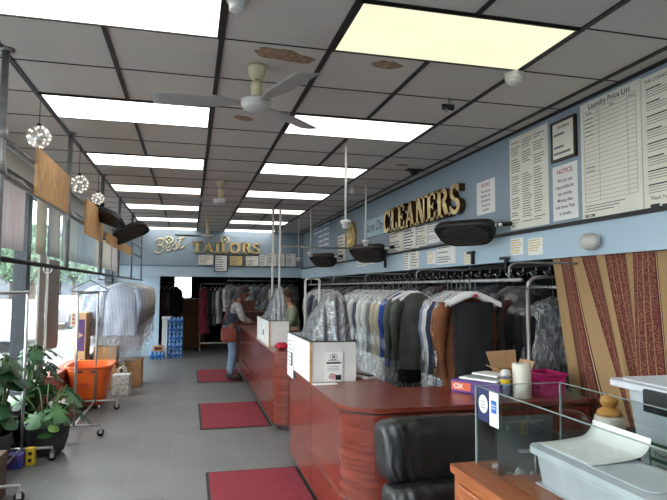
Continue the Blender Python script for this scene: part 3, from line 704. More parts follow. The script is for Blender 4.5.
# ------------------------------------------------------------------ potted monstera and bushy plant
M_leaf = mat('monstera_leaf', (64,112,58), (38,78,40), 5, .38, spec=.5); M_leaf2 = mat('dark_leaf', (44,80,46), (26,54,32), 6, .4); M_leaf3 = mat('yellow_green_leaf', (136,168,84), (104,142,66), 5, .45)
M_stem = mat('green_stem', (84,104,56), None, 6, .6); M_pot = mat('dark_grey_pot', (64,66,66), (50,52,52), 6, .55); M_soil = mat('dark_soil', (52,40,30), (36,28,22), 30, .95)
def leaf(bm_, M, L, mt, lobes=True):
    n = 28; vs = [(0, 0, 0)]; 
    for i in range(n+1):
        a = -PI*.93+2*PI*.93*i/n
        r = .5*(1+.28*cos(a))*(1 if abs(a) < PI*.8 else .8)
        if lobes and i % 4 in (1, 2) and .5 < abs(a) < 2.6: r *= .5 if i % 4 == 1 else .8
        x = r*sin(a)*.9; y = r*cos(a)*1.05+.42
        vs.append((x*L, y*L, -.18*L*(abs(x)*1.1)**1.5*2-.15*L*max(0, y-.3)**2))
    vs[0] = (0, .35*L, .0)
    fs = [(0, i+1, i+2) for i in range(n)]
    W_ = [M @ Vector(v) for v in vs]
    for v in W_: v.x = max(v.x, XL+.10); v.z = max(v.z, .02)
    bm_.add(W_, fs, mt, True)
def plant(t, base, n, hmin, hmax, spread, L, mt, seed, lobes=True, side=0):
    rnd = random.Random(seed)
    for k in range(n):
        a = k*2.399+rnd.random()*.5; h = hmin+(hmax-hmin)*rnd.random(); rr = spread*(.35+.65*rnd.random())
        tip = Vector((max(-1.56, base[0]+rr*cos(a)+side*.1), base[1]+rr*sin(a), base[2]+h))
        b0 = Vector(base)+Vector((.03*cos(a), .03*sin(a), 0))
        mid = (b0+tip)/2+Vector((0, 0, .12*h))
        s = MB(); s.tube([b0, mid, tip], [.009, .007, .005], M_stem, 6); st = s.build('stem', t)
        out = Vector((cos(a), sin(a), -.45-.5*rnd.random())).normalized(); side_ = Vector((-sin(a), cos(a), .2*(rnd.random()-.5))).normalized()
        nrm = side_.cross(out)
        if nrm.z < 0: side_ = -side_
        M = frame(tip, side_, out)
        s = MB(); leaf(s, M, L*(.75+.5*rnd.random()), mt, lobes); s.build('leaf', st)
t = T('potted_monstera', 'monstera with split leaves in a dark round pot on the floor', 'plant', (-1.31, 6.16, 0))
s = MB(); s.lathe([(.12, .001), (.155, .03), (.19, .14), (.205, .26), (.215, .27), (.215, .295), (.195, .295), (.185, .25)], (-1.31, 6.16, 0), M_pot, 30); s.build('pot', t)
s = MB(); s.lathe([(0, .262), (.186, .25)], (-1.31, 6.16, 0), M_soil, 24); s.build('soil', t)
plant(t, (-1.33, 6.20, .25), 17, .10, .40, .24, .21, M_leaf, 3)
plant(t, (-1.28, 6.10, .26), 4, .03, .08, .15, .13, M_leaf3, 9, False)
t = T('potted_bush', 'tall dark leafy potted plant beside the window, at left edge of photo', 'plant', (-1.58, 5.55, 0))
s = MB(); s.lathe([(.09, .001), (.11, .12), (.13, .32), (.13, .34), (.115, .34), (.11, .3)], (-1.59, 5.55, 0), M_pot, 28); s.build('pot', t)
plant(t, (-1.59, 5.55, .3), 40, .1, .72, .15, .15, M_leaf2, 5, False)
t = T('potted_bush', 'broad-leaved dark plant behind the monstera, against the window', 'plant', (-1.56, 6.50, 0))
s = MB(); s.lathe([(.1, .001), (.14, .12), (.16, .26), (.16, .28), (.14, .28), (.13, .24)], (-1.56, 6.50, 0), M_pot, 28); s.build('pot', t)
plant(t, (-1.56, 6.5, .26), 46, .1, .80, .20, .16, M_leaf2, 12, True)
t = T('yellow_toy_box', 'small yellow box with dark windows between plant pot and rack', 'box', (-1.36, 5.93, 0))
# small boxes at the foot of the plants
s = MB(); s.cbox((-1.36, 5.80, .075), (.07, .07, .15), mat('bright_yellow', (232,206,48), (220,192,40), 6, .5)); s.build('body', t, bevel=.006)
s = MB()
for z in (.045, .105): s.cbox((-1.36, 5.763, z), (.03, .004, .03), M_black)
s.build('window', t)
s = MB(); s.cbox((-1.47, 5.74, .06), (.13, .12, .12), mat('blue_purple_print', (56,84,170), (110,60,140), 9, .5)); tag(s.build('printed_carton', loc=(-1.47, 5.74, 0), bevel=.004), 'small blue and purple carton left of the yellow box', 'box')
s = MB(); s.cbox((-1.44, 4.86, .17), (.2, .3, .34), mat('brown_carton', (96,76,62), (82,64,52), 6, .7)); tag(s.build('carton', loc=(-1.44, 4.86, 0), bevel=.004), 'brown carton cut by the left edge of the photo, near the rack caster', 'box')

# ------------------------------------------------------------------ orange tub, bags, cartons by the window
t = T('plastic_tub', 'orange plastic tub with wide rim behind the empty chrome rack', 'tub', (-1.28, 8.45, .07))
def tubfn(rx0, ry0, rx1, ry1, z0, z1, c):
    def fn(u, v):
        rx = rx0+(rx1-rx0)*v; ry = ry0+(ry1-ry0)*v; a = 2*PI*u; ca, sa = cos(a), sin(a)
        k = (abs(ca)**5+abs(sa)**5)**(-1/5); return (c[0]+rx*ca*k, c[1]+ry*sa*k, z0+(z1-z0)*v)
    return fn
s = MB(); s.grid(tubfn(.19, .26, .27, .34, .09, .56, (-1.28, 8.45)), 40, 6, M_orange, cu=True); s.box((-1.47, 8.19, .085), (-1.09, 8.71, .095), M_orange); s.build('body', t, solid=.008)
s = MB(); s.grid(tubfn(.265, .335, .30, .37, .552, .565, (-1.28, 8.45)), 40, 1, M_orange, cu=True); s.grid(tubfn(.30, .37, .295, .365, .565, .535, (-1.28, 8.45)), 40, 1, M_orange, cu=True); rim_ = s.build('rim', t, solid=.006)
s = MB(); s.box((-1.36, 8.143, .30), (-1.26, 8.15, .38), mat('red_label', (214,66,52), None, 5, .5)); s.build('label', t)
for x in (-1.2, -1.36): s = MB(); s.box((x-.03, 8.095, .49), (x+.03, 8.12, .51), M_black); s.build('handle', rim_)
t = T('dolly', 'low red and white wheeled base under the orange tub', 'dolly', (-1.28, 8.45, 0))
s = MB(); s.box((-1.46, 8.2, .055), (-1.10, 8.7, .083), mat('dolly_red', (168,40,44), None, 5, .5)); s.build('deck', t)
for x in (-1.43, -1.13):
    for y in (8.23, 8.67): s = MB(); s.cyl((x-.012, y, .027), (x+.012, y, .027), .026, M_white, 12); s.build('wheel', t)
t = T('paper_bag', 'white paper shopping bag with handles on the floor beside orange tub', 'bag', (-.96, 9.25, 0))
Mb = mat('newsprint', (226,226,220), (168,170,168), 26, .7)
s = MB(); s.prism([(-1.09, 9.12), (-.85, 9.10), (-.83, 9.34), (-1.07, 9.36)], .001, .30, Mb, None); s.build('body', t, bevel=.004)
for y in (9.14, 9.32):
    s = MB(); s.tube([(-1.02, y, .29), (-1.01, y, .38), (-.96, y, .405), (-.91, y, .38), (-.90, y, .29)], .006, M_white, 6); s.build('handle', t)
def carton(x0, y0, z0, x1, y1, z1, label, m=M_card, tape=True, logo=None):
    t = T('carton', label, 'box', ((x0+x1)/2, (y0+y1)/2, z0), 0, None)
    s = MB(); s.box((x0, y0, z0), (x1, y1, z1), m); s.build('body', t, bevel=.005)
    if tape: s = MB(); s.box(((x0+x1)/2-.025, y0-.001, z1-.08), ((x0+x1)/2+.025, y1+.001, z1+.001), M_card2); s.build('tape', t)
    if logo:
        s = MB(); mp = mat('purple_print', (78,50,104), (66,42,92), 5, .6); s.box((x0+.1*(x1-x0), y0-.002, z0+logo[0]*(z1-z0)), (x1-.1*(x1-x0), y0+.001, z0+logo[1]*(z1-z0)), mp)
        cx, cz = (x0+x1)/2, z0+(logo[0]+logo[1])/2*(z1-z0); s.prism([(cx-.035, cz-.05), (cx+.045, cz), (cx-.035, cz+.05), (cx-.015, cz)], .0022, .003, M_card2, frame((0, y0, 0), (1, 0, 0), (0, 0, 1))); s.build('print', t)
    return t
carton(-1.69, 9.5, 0, -1.53, 9.95, 1.20, 'tall cardboard carton with purple print standing by the window', M_card2, True, (.52, .92))
carton(-1.44, 9.65, .34, -1.10, 10.1, .66, 'brown carton on top of the low carton behind the orange tub', M_card, True)
carton(-1.45, 9.6, 0, -1.05, 10.2, .335, 'low brown carton under another carton behind the orange tub')
carton(-1.00, 9.9, 0, -.74, 10.35, .42, 'brown carton right of the stacked cartons, below the bagged shirts')
carton(-1.73, 7.55, 0, -1.56, 9.4, .52, 'long reddish carton lying along the window wall', mat('reddish_card', (176,110,92), (162,98,82), 5, .8), False)
t = T('wrapped_bundle', 'heap of white wrapped goods on the flat carton between the plants and orange tub', 'bundle', (-1.5, 7.55, .14))
s = MB(); s.sphere((-1.5, 7.5, .20), (.12, .14, .06), M_white); s.sphere((-1.45, 7.68, .19), (.10, .12, .05), M_white); s.build('wrapping', t)
s = MB(); s.sphere((-1.42, 7.42, .185), (.06, .07, .045), M_rubber); s.build('dark_pouch', t)
carton(-1.66, 7.3, 0, -1.33, 7.9, .135, 'flat brown carton under the white wrapping by the plants', mat('rust_carton', (140,84,62), (120,70,52), 6, .8), False)

# ------------------------------------------------------------------ blue water bottle packs
M_wat = mat('blue_water_pack', (48,120,196), (150,200,236), 16, .25, coat=.4, stretch=(1, 1, .6)); M_wat2 = mat('dark_blue_wrap', (34,84,160), (60,128,200), 9, .3, coat=.4)
def pack(x, y, z, label):
    t = T('water_pack', label, 'water pack', (x, y, z), 0, 'shrink-wrapped packs of water bottles')
    for i in range(4):
        for j in range(3):
            bx, by = x-.12+i*.08, y-.08+j*.08
            s = MB(); s.lathe([(.034, z+.001), (.038, z+.01), (.038, z+.06), (.034, z+.07), (.038, z+.08), (.038, z+.13), (.03, z+.155), (.014, z+.172), (.014, z+.182)], (bx, by, 0), M_wat, 10); s.build('bottle', t)
    s = MB(); s.box((x-.163, y-.122, z+.03), (x+.163, y+.122, z+.125), M_wat2); s.build('wrap', t, bevel=.03)
for k in range(5): pack(-.29, 13.75, k*.186, '%s pack from the floor in the tall stack of blue water packs' % (['lowest', 'second', 'third', 'fourth', 'topmost'][k]))
pack(-.68, 13.55, 0, 'single blue water pack on the floor left of the tall stack')
s = MB(); s.cbox((-.66, 13.52, .245), (.22, .16, .12), M_card2); s.cbox((-.66, 13.437, .245), (.15, .004, .07), mat('brown_red_print', (120,48,40), None, 6, .5)); tag(s.build('carton', loc=(-.66, 13.52, .185), bevel=.004), 'small carton with red-brown print on the single water pack', 'box')
s = MB(); s.box((-.60, 13.80, 0), (-.48, 14.05, .86), M_white); s.cbox((-.50, 13.9, .895), (.22, .2, .06), M_white); tag(s.build('pedestal', loc=(-.54, 13.9, 0), bevel=.006), 'narrow white stand left of the stacked water packs', 'stand')
# ------------------------------------------------------------------ red wood counters
def arcpts(cx, cy, r, a0, a1, n=12): return [(cx+r*cos(a0+(a1-a0)*k/n), cy+r*sin(a0+(a1-a0)*k/n)) for k in range(n+1)]
def counter(outline, top_outline, H_, t):
    s = MB(); s.prism(outline, .07, H_-.032, M_redwood); s.build('body', t)
    # smooth shading is not needed: the round corner has enough facets
    s = MB(); s.prism(top_outline, H_-.03, H_, M_redtop, None, M_redwood); s.build('worktop', t, bevel=.006)
    return t
HT = .88
t = T('reception_counter', 'near L-shaped red wood counter with rounded corner behind the black chair', 'counter', (1.0, 3.4, 0))
xa, xb, yn, yf = .935, 1.46, 3.36, 5.42; r = .26
def outline(d, rr):
    c = arcpts(xa-d+rr, yn-d+rr, rr, -PI/2, -PI, 14)
    return [(2.60, yn-d)]+[(2.60, 3.98+d), (xb+d+.0, 3.98+d), (xb+d, yf+d), (xa-d, yf+d)]+c[::-1]
s = MB(); s.prism(outline(0, .24), .07, HT-.033, M_redwood); s.build('body', t)
s = MB(); s.prism(outline(.03, .27), HT-.03, HT, M_redtop, None, M_redwood); s.build('worktop', t, bevel=.004)
s = MB(); s.prism(outline(.004, .244), HT-.045, HT-.032, M_plinth); s.build('reveal', t)
s = MB(); s.prism(outline(-.05, .19), 0, .07, M_plinth); s.build('plinth', t)
s = MB(); s.prism(outline(.012, .25), .30, .315, M_redwood); s.build('moulding', t)
for y in (4.45,):
    s = MB(); s.box((xa-.0015, y-.002, .075), (xa+.005, y+.002, HT-.04), M_plinth); s.build('seam', t)
for x in (1.52,):
    s = MB(); s.box((x-.002, yn-.0015, .075), (x+.002, yn+.005, HT-.04), M_plinth); s.build('seam', t)
t = T('reception_counter', 'far red wood counter with rounded near end, where the customer leans', 'counter', (1.0, 6.6, 0))
def outline2(d, rr):
    x0, x1, y0, y1 = .945-d, 1.52+d, 6.46-d, 11.2+d
    c1 = arcpts(x0+rr, y0+rr, rr, -PI/2, -PI, 12)
    return [(x1, y0), (x1, y1), (x0, y1)]+c1[::-1]
s = MB(); s.prism(outline2(0, .2), .07, HT-.033, M_redwood); s.build('body', t)
s = MB(); s.prism(outline2(.03, .23), HT-.03, HT, M_redtop, None, M_redwood); s.build('worktop', t, bevel=.004)
s = MB(); s.prism(outline2(-.05, .15), 0, .07, M_plinth); s.build('plinth', t)
s = MB(); s.prism(outline2(.012, .212), .30, .315, M_redwood); s.build('moulding', t)
# floor mats
M_mat = mat('red_carpet_mat', (146,44,56), (120,34,46), 60, .95, bump=.4, bscale=160)
for (x0, y0, x1, y1), lab in (((.165, 3.62, .965, 5.20), 'nearest red floor mat, cut by the bottom of the photo'), ((.145, 6.76, .955, 8.25), 'middle red floor mat beside the gap between the counters'), ((.155, 10.05, .93, 11.58), 'farthest red floor mat under the customer')):
    t = T('floor_mat', lab, 'mat', (x0, y0, 0), 0, 'red floor mats')
    s = MB(); s.box((x0+.025, y0+.025, .0005), (x1-.025, y1-.025, .010), M_mat); s.build('carpet', t)
    s = MB()
    for a, c in (((x0, y0), (x1, y0+.025)), ((x0, y1-.025), (x1, y1)), ((x0, y0+.025), (x0+.025, y1-.025)), ((x1-.025, y0+.025), (x1, y1-.025))): s.box((a[0], a[1], .0005), (c[0], c[1], .006), M_rubber)
    s.build('rubber_edge', t)
# white half-wall boxes standing on the counters
M_bag = mat('bagged_cloth', (104,110,120), (40,43,50), 9, .8, bump=.5, bscale=14, stretch=(3, .6, 1))
M_blbag = mat('blue_bag_cloth', (74,92,120), (48,60,86), 7, .8)
def trough(x0, y0, x1, y1, zt, lab, paper_lab):
    z0 = HT+.001
    t = T('counter_screen', lab, 'counter screen', (x0, y0, z0))
    th = .014
    s = MB(); s.box((x0, y0, z0), (x0+th, y1, zt), M_white); s.build('side_panel', t)
    s = MB(); s.box((x1-th, y0, z0), (x1, y1, zt), M_white); s.build('side_panel', t)
    s = MB(); s.box((x0+th, y0, z0), (x1-th, y0+th, zt), M_white); s.build('end_panel', t)
    s = MB(); s.box((x0+th, y1-th, z0), (x1-th, y1, zt), M_white); s.build('end_panel', t)
    s = MB(); s.box((x0+th, y0+th, zt-.09), (x1-th, y1-th, zt-.075), M_white); s.build('shelf', t)
    s = MB(); s.box((x0-.006, y0-.006, z0), (x0+.014, y0+.001, zt), M_board); s.build('corner_strip', t, label='bare wood strip on the corner')
    s = MB()
    for a, c in (((x0-.004, y0-.004), (x1+.004, y0+.016)), ((x0-.004, y1-.016), (x1+.004, y1+.004)), ((x0-.004, y0+.016), (x0+.016, y1-.016)), ((x1-.016, y0+.016), (x1+.004, y1-.016))): s.box((a[0], a[1], zt), (c[0], c[1], zt+.008), M_black)
    s.build('top_edge', t)
def pile(x0, y0, x1, y1, zb, zt, lab, seed, cloth):
    """sloping heap of folded clothes under clear film: high at the near end, low at the far end"""
    t = T('bagged_clothes_pile', lab, 'clothes', ((x0+x1)/2, (y0+y1)/2, zb))
    def fn(g):
        def f(u, v):
            y = y1+(y0-y1)*u; x = x0+(x1-x0)*v
            if u < .78: hgt = .05+.95*sin(min(1, (u/.78))*PI/2*.98)**1.25
            else: hgt = 1-.38*((u-.78)/.22)**2.6
            prof = sin(min(1, v/.66)*PI/2)**.85 if v < .66 else 1-.30*((v-.66)/.34)**2.5
            edge = min(1, v*9, (1-v)*14, u*12, (1-u)*14)
            wr = .035*nz(u*3+seed, v*11, seed)+.02*nz(u*9, v*23+seed)
            return (x, y+.05*nz(v*6+seed, u*2), zb+.001+g+(zt-zb)*hgt*prof*(edge**.6)+wr*edge)
        return f
    s = MB(); s.grid(fn(0), 44, 30, cloth); s.build('folded_clothes', t)
    s = MB(); s.grid(fn(.022), 44, 30, film('pile_film', (.93, .94, .95), .11, .30, 11, .12, 1.0, (2.4, .6, 1.6))); s.build('film', t)
trough(.905, 4.36, 1.27, 5.40, 1.185, 'nearer white half-height screen box standing on the near counter', '')
pile(.925, 4.40, 1.255, 5.37, 1.112, 1.56, 'nearer sloping heap of clothes under clear film in the white counter screen', 2, M_bag)
trough(.955, 7.10, 1.20, 8.4, 1.19, 'farther white half-height screen box standing on the far counter', '')
pile(.972, 7.14, 1.185, 8.36, 1.115, 1.58, 'farther sloping heap of clothes under clear film on the far counter screen', 5, M_bag)
# posters on the screens
def taped(M, w, h, lab, name='notice', body=None):
    s = MB(); s.box((0, 0, .0005), (w, h, .0025), M_paper, M); (body or (lambda *a: 0))(s, M, w, h); tag(s.build(name, loc=M @ Vector((0, 0, 0))), lab, 'notice')
def poster(s, M, w, h):
    s.tube([(w/2+.028*cos(a*PI/8), h*.83+.022*sin(a*PI/8), .0028) for a in range(16)], .0018, M_ink, 4, closed=True, M=M)
    s.cyl((w/2-.006, h*.83-.01, .003), (w/2-.006, h*.83+.012, .003), .005, M_ink, 6, M=M); s.cyl((w/2+.008, h*.83-.01, .003), (w/2+.008, h*.83+.012, .003), .004, M_ink, 6, M=M)
    s.box((w*.2, h*.71, .0024), (w*.8, h*.73, .0032), M_ink, M); s.box((w*.1, h*.60, .0024), (w*.9, h*.66, .0032), M_ink, M)
    for k in range(3): s.box((w*.16, h*(.5-.06*k), .0024), (w*.8, h*(.515-.06*k), .0032), M_grey, M)
    s.prism([(w*.2, h*.12), (w*.55, h*.06), (w*.62, h*.24), (w*.34, h*.3)], .0024, .0032, mat('pink_print', (214,170,170), None, 9, .6), M)
    s.box((w*.6, h*.05, .0024), (w*.92, h*.22, .0032), M_ink, M)
taped(frame((1.015, 4.353, HT+.005), (1, 0, 0), (0, 0, 1)), .145, .225, 'white poster with round emblem leaning on near end of the counter screen', 'poster', poster)
def lines_(s, M, w, h):
    for k in range(8): s.box((w*.12, h*(.88-.1*k), .0024), (w*(.6+.3*((k*7) % 5)/5), h*(.9-.1*k), .0032), M_ink if k % 3 == 0 else M_grey, M)
    s.box((w*.62, h*.3, .0024), (w*.9, h*.62, .0032), M_ink, M)
taped(frame((.9025, 5.38, .80), (0, -1, 0), (0, 0, 1)), .30, .36, 'white paper notice taped over the far end of the nearer counter screen', 'notice', lines_)
taped(frame((.9525, 7.95, .93), (0, -1, 0), (0, 0, 1)), .42, .20, 'small printed sheet on the side of the farther counter screen', 'notice', lines_)
# red cloth bundle, papers and slips
s = MB()
s.grid(lambda u, v: Vector((1.06, 6.75, HT+.042))+Vector((.085*sin(PI*v)*cos(2*PI*u), .10*sin(PI*v)*sin(2*PI*u), -.042*cos(PI*v)))*(1+.0*u)+Vector((.03*nz(cos(2*PI*u)*2, v*5), .03*nz(sin(2*PI*u)*2, v*6, 3), .022*max(0, nz(cos(2*PI*u)*3, sin(2*PI*u)*3, v*5))))*sin(PI*v), 36, 18, mat('bright_red_cloth', (196,30,52), (150,20,40), 12, .8, bump=.5), cu=True)
tag(s.build('cloth_bundle', loc=(1.06, 6.75, HT)), 'bright red cloth bundle on the end of the far counter', 'cloth')
s = MB()
s.cbox((1.0, 4.27, HT+.002), (.19, .07, .003), M_paper, rotm(z=.1)); tag(s.build('paper_slip', loc=(1.0, 4.27, HT)), 'white paper slip lying below the emblem poster', 'paper')
t = T('handset', 'black and white handset lying on the counter beside the white screen', 'phone', (1.40, 4.46, HT))
s = MB(); s.cbox((1.37, 4.52, HT+.012), (.10, .2, .022), M_white, rotm(z=.35)); s.build('body', t, bevel=.006)
s = MB(); s.cbox((1.385, 4.50, HT+.028), (.055, .17, .012), M_black, rotm(z=.35)); s.build('keypad', t, bevel=.004)
s = MB(); pass

# things on the right arm of the near counter
M_pur = mat('purple_box_print', (98,58,140), (84,46,124), 6, .5)
t = T('packaged_box', 'purple and orange printed box on the counter under a stack of papers', 'box', (2.0, 3.70, HT), 0)
Mx = Matrix.Translation((2.0, 3.70, HT+.001)) @ rotm(z=-1.02)
s = MB(); s.box((-.19, -.11, 0), (.19, .11, .085), M_pur, Mx); s.build('body', t, bevel=.003)
s = MB(); s.box((-.18, -.1115, .015), (-.03, -.109, .07), mat('orange_print', (236,104,62), None, 6, .5), Mx); s.build('label', t)
s = MB(); s.text('CIX', -.165, .028, .045, M_paper, frame(Mx @ Vector((0, -.112, 0)), Mx.to_3x3() @ Vector((1, 0, 0)), (0, 0, 1)), .0005, bold=.02); s.build('lettering', t)
for k, (dx, rz, c, lab) in enumerate(((0, -1.05, M_paper, 'lowest magazine on the purple box'), (.03, -.95, mat('grey_cover', (120,124,120), (90,94,92), 9, .5), 'grey-covered booklet in the middle of the papers on the purple box'), (.05, -1.2, M_paper, 'topmost white booklet on the purple box'))):
    s = MB(); s.cbox((2.03+dx, 3.72, HT+.094+.014*k), (.30-.04*k, .2-.02*k, .012), c, rotm(z=rz)); tag(s.build('booklet', loc=(2.03+dx, 3.72, HT+.088+.014*k), bevel=.002), lab, 'booklet', 'papers on the purple box')
t = T('spray_can', 'small spray can with silver cap and yellow label between papers and paper roll', 'can', (2.06, 3.52, HT))
s = MB(); s.cyl((2.06, 3.50, HT+.001), (2.06, 3.50, HT+.14), .033, mat('steel_blue_label', (112,116,140), (90,94,120), 8, .4), 20); s.cyl((2.06, 3.50, HT+.095), (2.06, 3.50, HT+.125), .0335, M_yellow, 20); s.build('body', t)
s = MB(); s.lathe([(.031, HT+.141), (.032, HT+.17), (.022, HT+.185), (.012, HT+.187)], (2.06, 3.50, 0), M_white, 18); s.build('cap', t)
t = T('paper_roll', 'white paper towel roll standing on the counter end', 'paper roll', (2.17, 3.46, HT))
s = MB(); s.lathe([(.02, HT+.002), (.062, HT+.002), (.062, HT+.225), (.02, HT+.225), (.02, HT+.002)], (2.17, 3.48, 0), mat('roll_paper', (236,230,214), (228,222,206), 20, .8), 26); s.build('roll', t)
t = T('open_carton', 'open brown cardboard carton with raised flaps behind the spray can', 'box', (2.31, 3.85, HT), 0)
x0, y0, x1, y1 = 2.20, 3.74, 2.41, 3.93; z0 = HT+.001; zt = HT+.13
s = MB()
for a, c in (((x0, y0, z0), (x1, y0+.005, zt)), ((x0, y1-.005, z0), (x1, y1, zt)), ((x0, y0, z0), (x0+.005, y1, zt)), ((x1-.005, y0, z0), (x1, y1, zt)), ((x0, y0, z0), (x1, y1, z0+.005))): s.box(a, c, M_card)
s.build('body', t)
for a, c, d, e in (((x0, y1, zt), (x1, y1, zt), (x1+.02, y1+.05, zt+.13), (x0-.02, y1+.05, zt+.12)), ((x0, y0, zt), (x0, y1, zt), (x0-.05, y1, zt+.03), (x0-.05, y0, zt+.02)), ((x1, y1, zt), (x1, y0, zt), (x1+.03, y0, zt+.07), (x1+.03, y1, zt+.07))):
    s = MB(); s.add([a, c, d, e], [(0, 1, 2, 3)], M_card2); s.build('flap', t, solid=.004)
# pink slotted basket
t = T('plastic_basket', 'magenta slotted plastic basket behind the glass case', 'basket', (2.44, 3.56, HT))
M_pink = mat('magenta_plastic', (190,40,112), (170,30,98), 6, .4)
cx, cy = 2.40, 3.56
s = MB()
bx, by, z0, z1 = .085, .11, .885, 1.03
for sx in (-1, 1):
    for k in range(8):
        y = cy-by+2*by*(k+.5)/8; s.cbox((cx+sx*bx, y, (z0+z1)/2), (.006, 2*by/8*.55, z1-z0), M_pink)
    for z in (z0+.02, z0+.075, z1-.03): s.cbox((cx+sx*bx, cy, z), (.007, 2*by, .016), M_pink)
for sy in (-1, 1):
    for k in range(10):
        x = cx-bx+2*bx*(k+.5)/10; s.cbox((x, cy+sy*by, (z0+z1)/2), (2*bx/10*.55, .006, z1-z0), M_pink)
    for z in (z0+.02, z0+.075, z1-.03): s.cbox((cx, cy+sy*by, z), (2*bx, .007, .016), M_pink)
s.cbox((cx, cy, z0), (2*bx, 2*by, .006), M_pink); s.build('body', t)
s = MB()
for a, c in (((cx-bx-.015, cy-by-.015), (cx+bx+.015, cy-by+.005)), ((cx-bx-.015, cy+by-.005), (cx+bx+.015, cy+by+.015)), ((cx-bx-.015, cy-by+.005), (cx-bx+.005, cy+by-.005)), ((cx+bx-.005, cy-by+.005), (cx+bx+.015, cy+by-.005))): s.box((a[0], a[1], z1-.012), (c[0], c[1], z1+.004), M_pink)
s.build('rim', t, bevel=.003)
# ------------------------------------------------------------------ garments on hangers
M_hang = mat('white_hanger', (232,230,228), (220,218,216), 8, .4); M_hangt = mat('teal_hanger', (96,150,140), None, 8, .4); M_wire = mat('wire_hanger', (110,112,114), None, 8, .35, .8)
M_heart = mat('red_hanger_print', (196,36,60), None, 8, .5)
def cloth(n, a, b_=None, sc=7, rough=.9, bump=.25): return mat('cloth_'+n, a, b_, sc, rough, bump=bump, bscale=30, sheen=0)
def striped(name, base, line, n=40):
    if name in MATS: return MATS[name]
    m = bpy.data.materials.new(name); m.use_nodes = True; nd = m.node_tree.nodes; l = m.node_tree.links; b = nd['Principled BSDF']
    tc = nd.new('ShaderNodeTexCoord'); w = nd.new('ShaderNodeTexWave'); w.inputs['Scale'].default_value = n; w.inputs['Distortion'].default_value = .6; w.wave_profile = 'SIN'
    rp = nd.new('ShaderNodeValToRGB'); rp.color_ramp.elements[0].color = srgb(*base); rp.color_ramp.elements[1].color = srgb(*line); rp.color_ramp.elements[0].position = .45; rp.color_ramp.elements[1].position = .6
    l.new(tc.outputs['Object'], w.inputs['Vector']); l.new(w.outputs['Fac'], rp.inputs['Fac']); l.new(rp.outputs[0], b.inputs['Base Color']); b.inputs['Roughness'].default_value = .9
    MATS[name] = m; return m
def garment(name, mt, L=.75, hw=.21, d=.055, sleeves=True, hanger=M_hang, bag=None, bagL=None, seed=0, heart=False, open_front=None, SL=.56, drape=False):
    """local frame: origin at the rail, garment spans X, thickness Y, hangs down -Z"""
    t = T(name, name, 'clothing', (0, 0, 0))
    s = MB()
    s.tube([(0, 0, -.10), (0, 0, -.045), (.0, 0, -.02), (-.012, 0, .006), (-.03, 0, .018), (-.046, 0, .006), (-.045, 0, -.012)], .0035, M_wire, 6)
    hwid = hw*.93 if not drape else .20
    s.grid(lambda u, v: ((2*u-1)*hwid, (.018 if hanger is not M_wire else .004)*cos(2*PI*v), -.10-.085*abs(2*u-1)**1.2+(.022 if hanger is not M_wire else .004)*sin(2*PI*v)), 16, 8, hanger, cv=True)
    ho = s.build('hanger', t, True)
    if heart: s = MB(); s.cbox((0, -.022, -.115), (.03, .006, .024), M_heart); s.build('printed_tag', ho, True, label='red printed tag')
    s = MB()
    def body(u, v):
        a = 2*PI*u; ca, sa = cos(a), sin(a)
        if drape:
            w = hw*(1-.06*v); z = -.165-(L-.06)*v; dd = d*(.45+.35*min(1, v*4))
        elif v < .12:
            q = v/.12; w = .055+(hw-.055)*q**.75; z = -.105-.095*q; dd = .03+(d-.03)*q
        else:
            q = (v-.12)/.88; w = hw*(1-.10*sin(PI*min(1, q*1.3))*.8+.06*q); z = -.20-(L-.1)*q; dd = d*(1+.5*q)
        k = (abs(ca)**2.6+abs(sa)**2.6)**(-1/2.6)
        fold = 1+.22*max(0, v-.15)*sin(7*a+seed*2+2*nz(v*2+seed, u))
        x = w*ca*k; y = dd*sa*k*fold+.012*nz(u*6+seed, v*5)
        return (x+.015*nz(v*4, seed), y, z+.012*nz(u*5, seed)*(v > .9))
    s.grid(body, 44, 22, mt, cu=True)
    if sleeves:
        for sg in (-1, 1):
            s.tube([(sg*hw*.86, 0, -.19), (sg*(hw+.01), -.0, -.26), (sg*(hw+.035), -.006, -.40), (sg*(hw+.03), -.012, -.20-SL)], [.05, .062, .056, .047], mt, 12)
    s.build('cloth', t, True)
    if open_front:
        s = MB(); s.grid(lambda u, v: ((u-.5)*(.03+.10*(1-v)), -(d*1.06+.012*v), -.135-.32*v), 6, 8, open_front); s.build('shirt_front', t, True)
    if bag:
        BL = bagL or L+.12
        s = MB()
        def bg(u, v):
            a = 2*PI*u; ca, sa = cos(a), sin(a)
            if v < .1: q = v/.1; w = .02+(hw+.055-.02)*q**.7; z = -.075-.10*q; dd = .015+(d+.03)*q
            else: q = (v-.1)/.9; w = hw+.055+.012*q; z = -.175-(BL-.075)*q; dd = d+.045+.01*q
            k = (abs(ca)**2.4+abs(sa)**2.4)**(-1/2.4)
            wr = 1+.16*nz(u*14+seed*3, v*9, seed)+.10*nz(u*31, v*17, seed)
            return (w*ca*k*(1+.03*nz(v*9, u*5, seed)), dd*sa*k*wr, z+(.03*nz(u*8, seed) if v > .95 else 0))
        s.grid(bg, 48, 26, bag, cu=True); s.build('garment_bag', t, True)
    return t
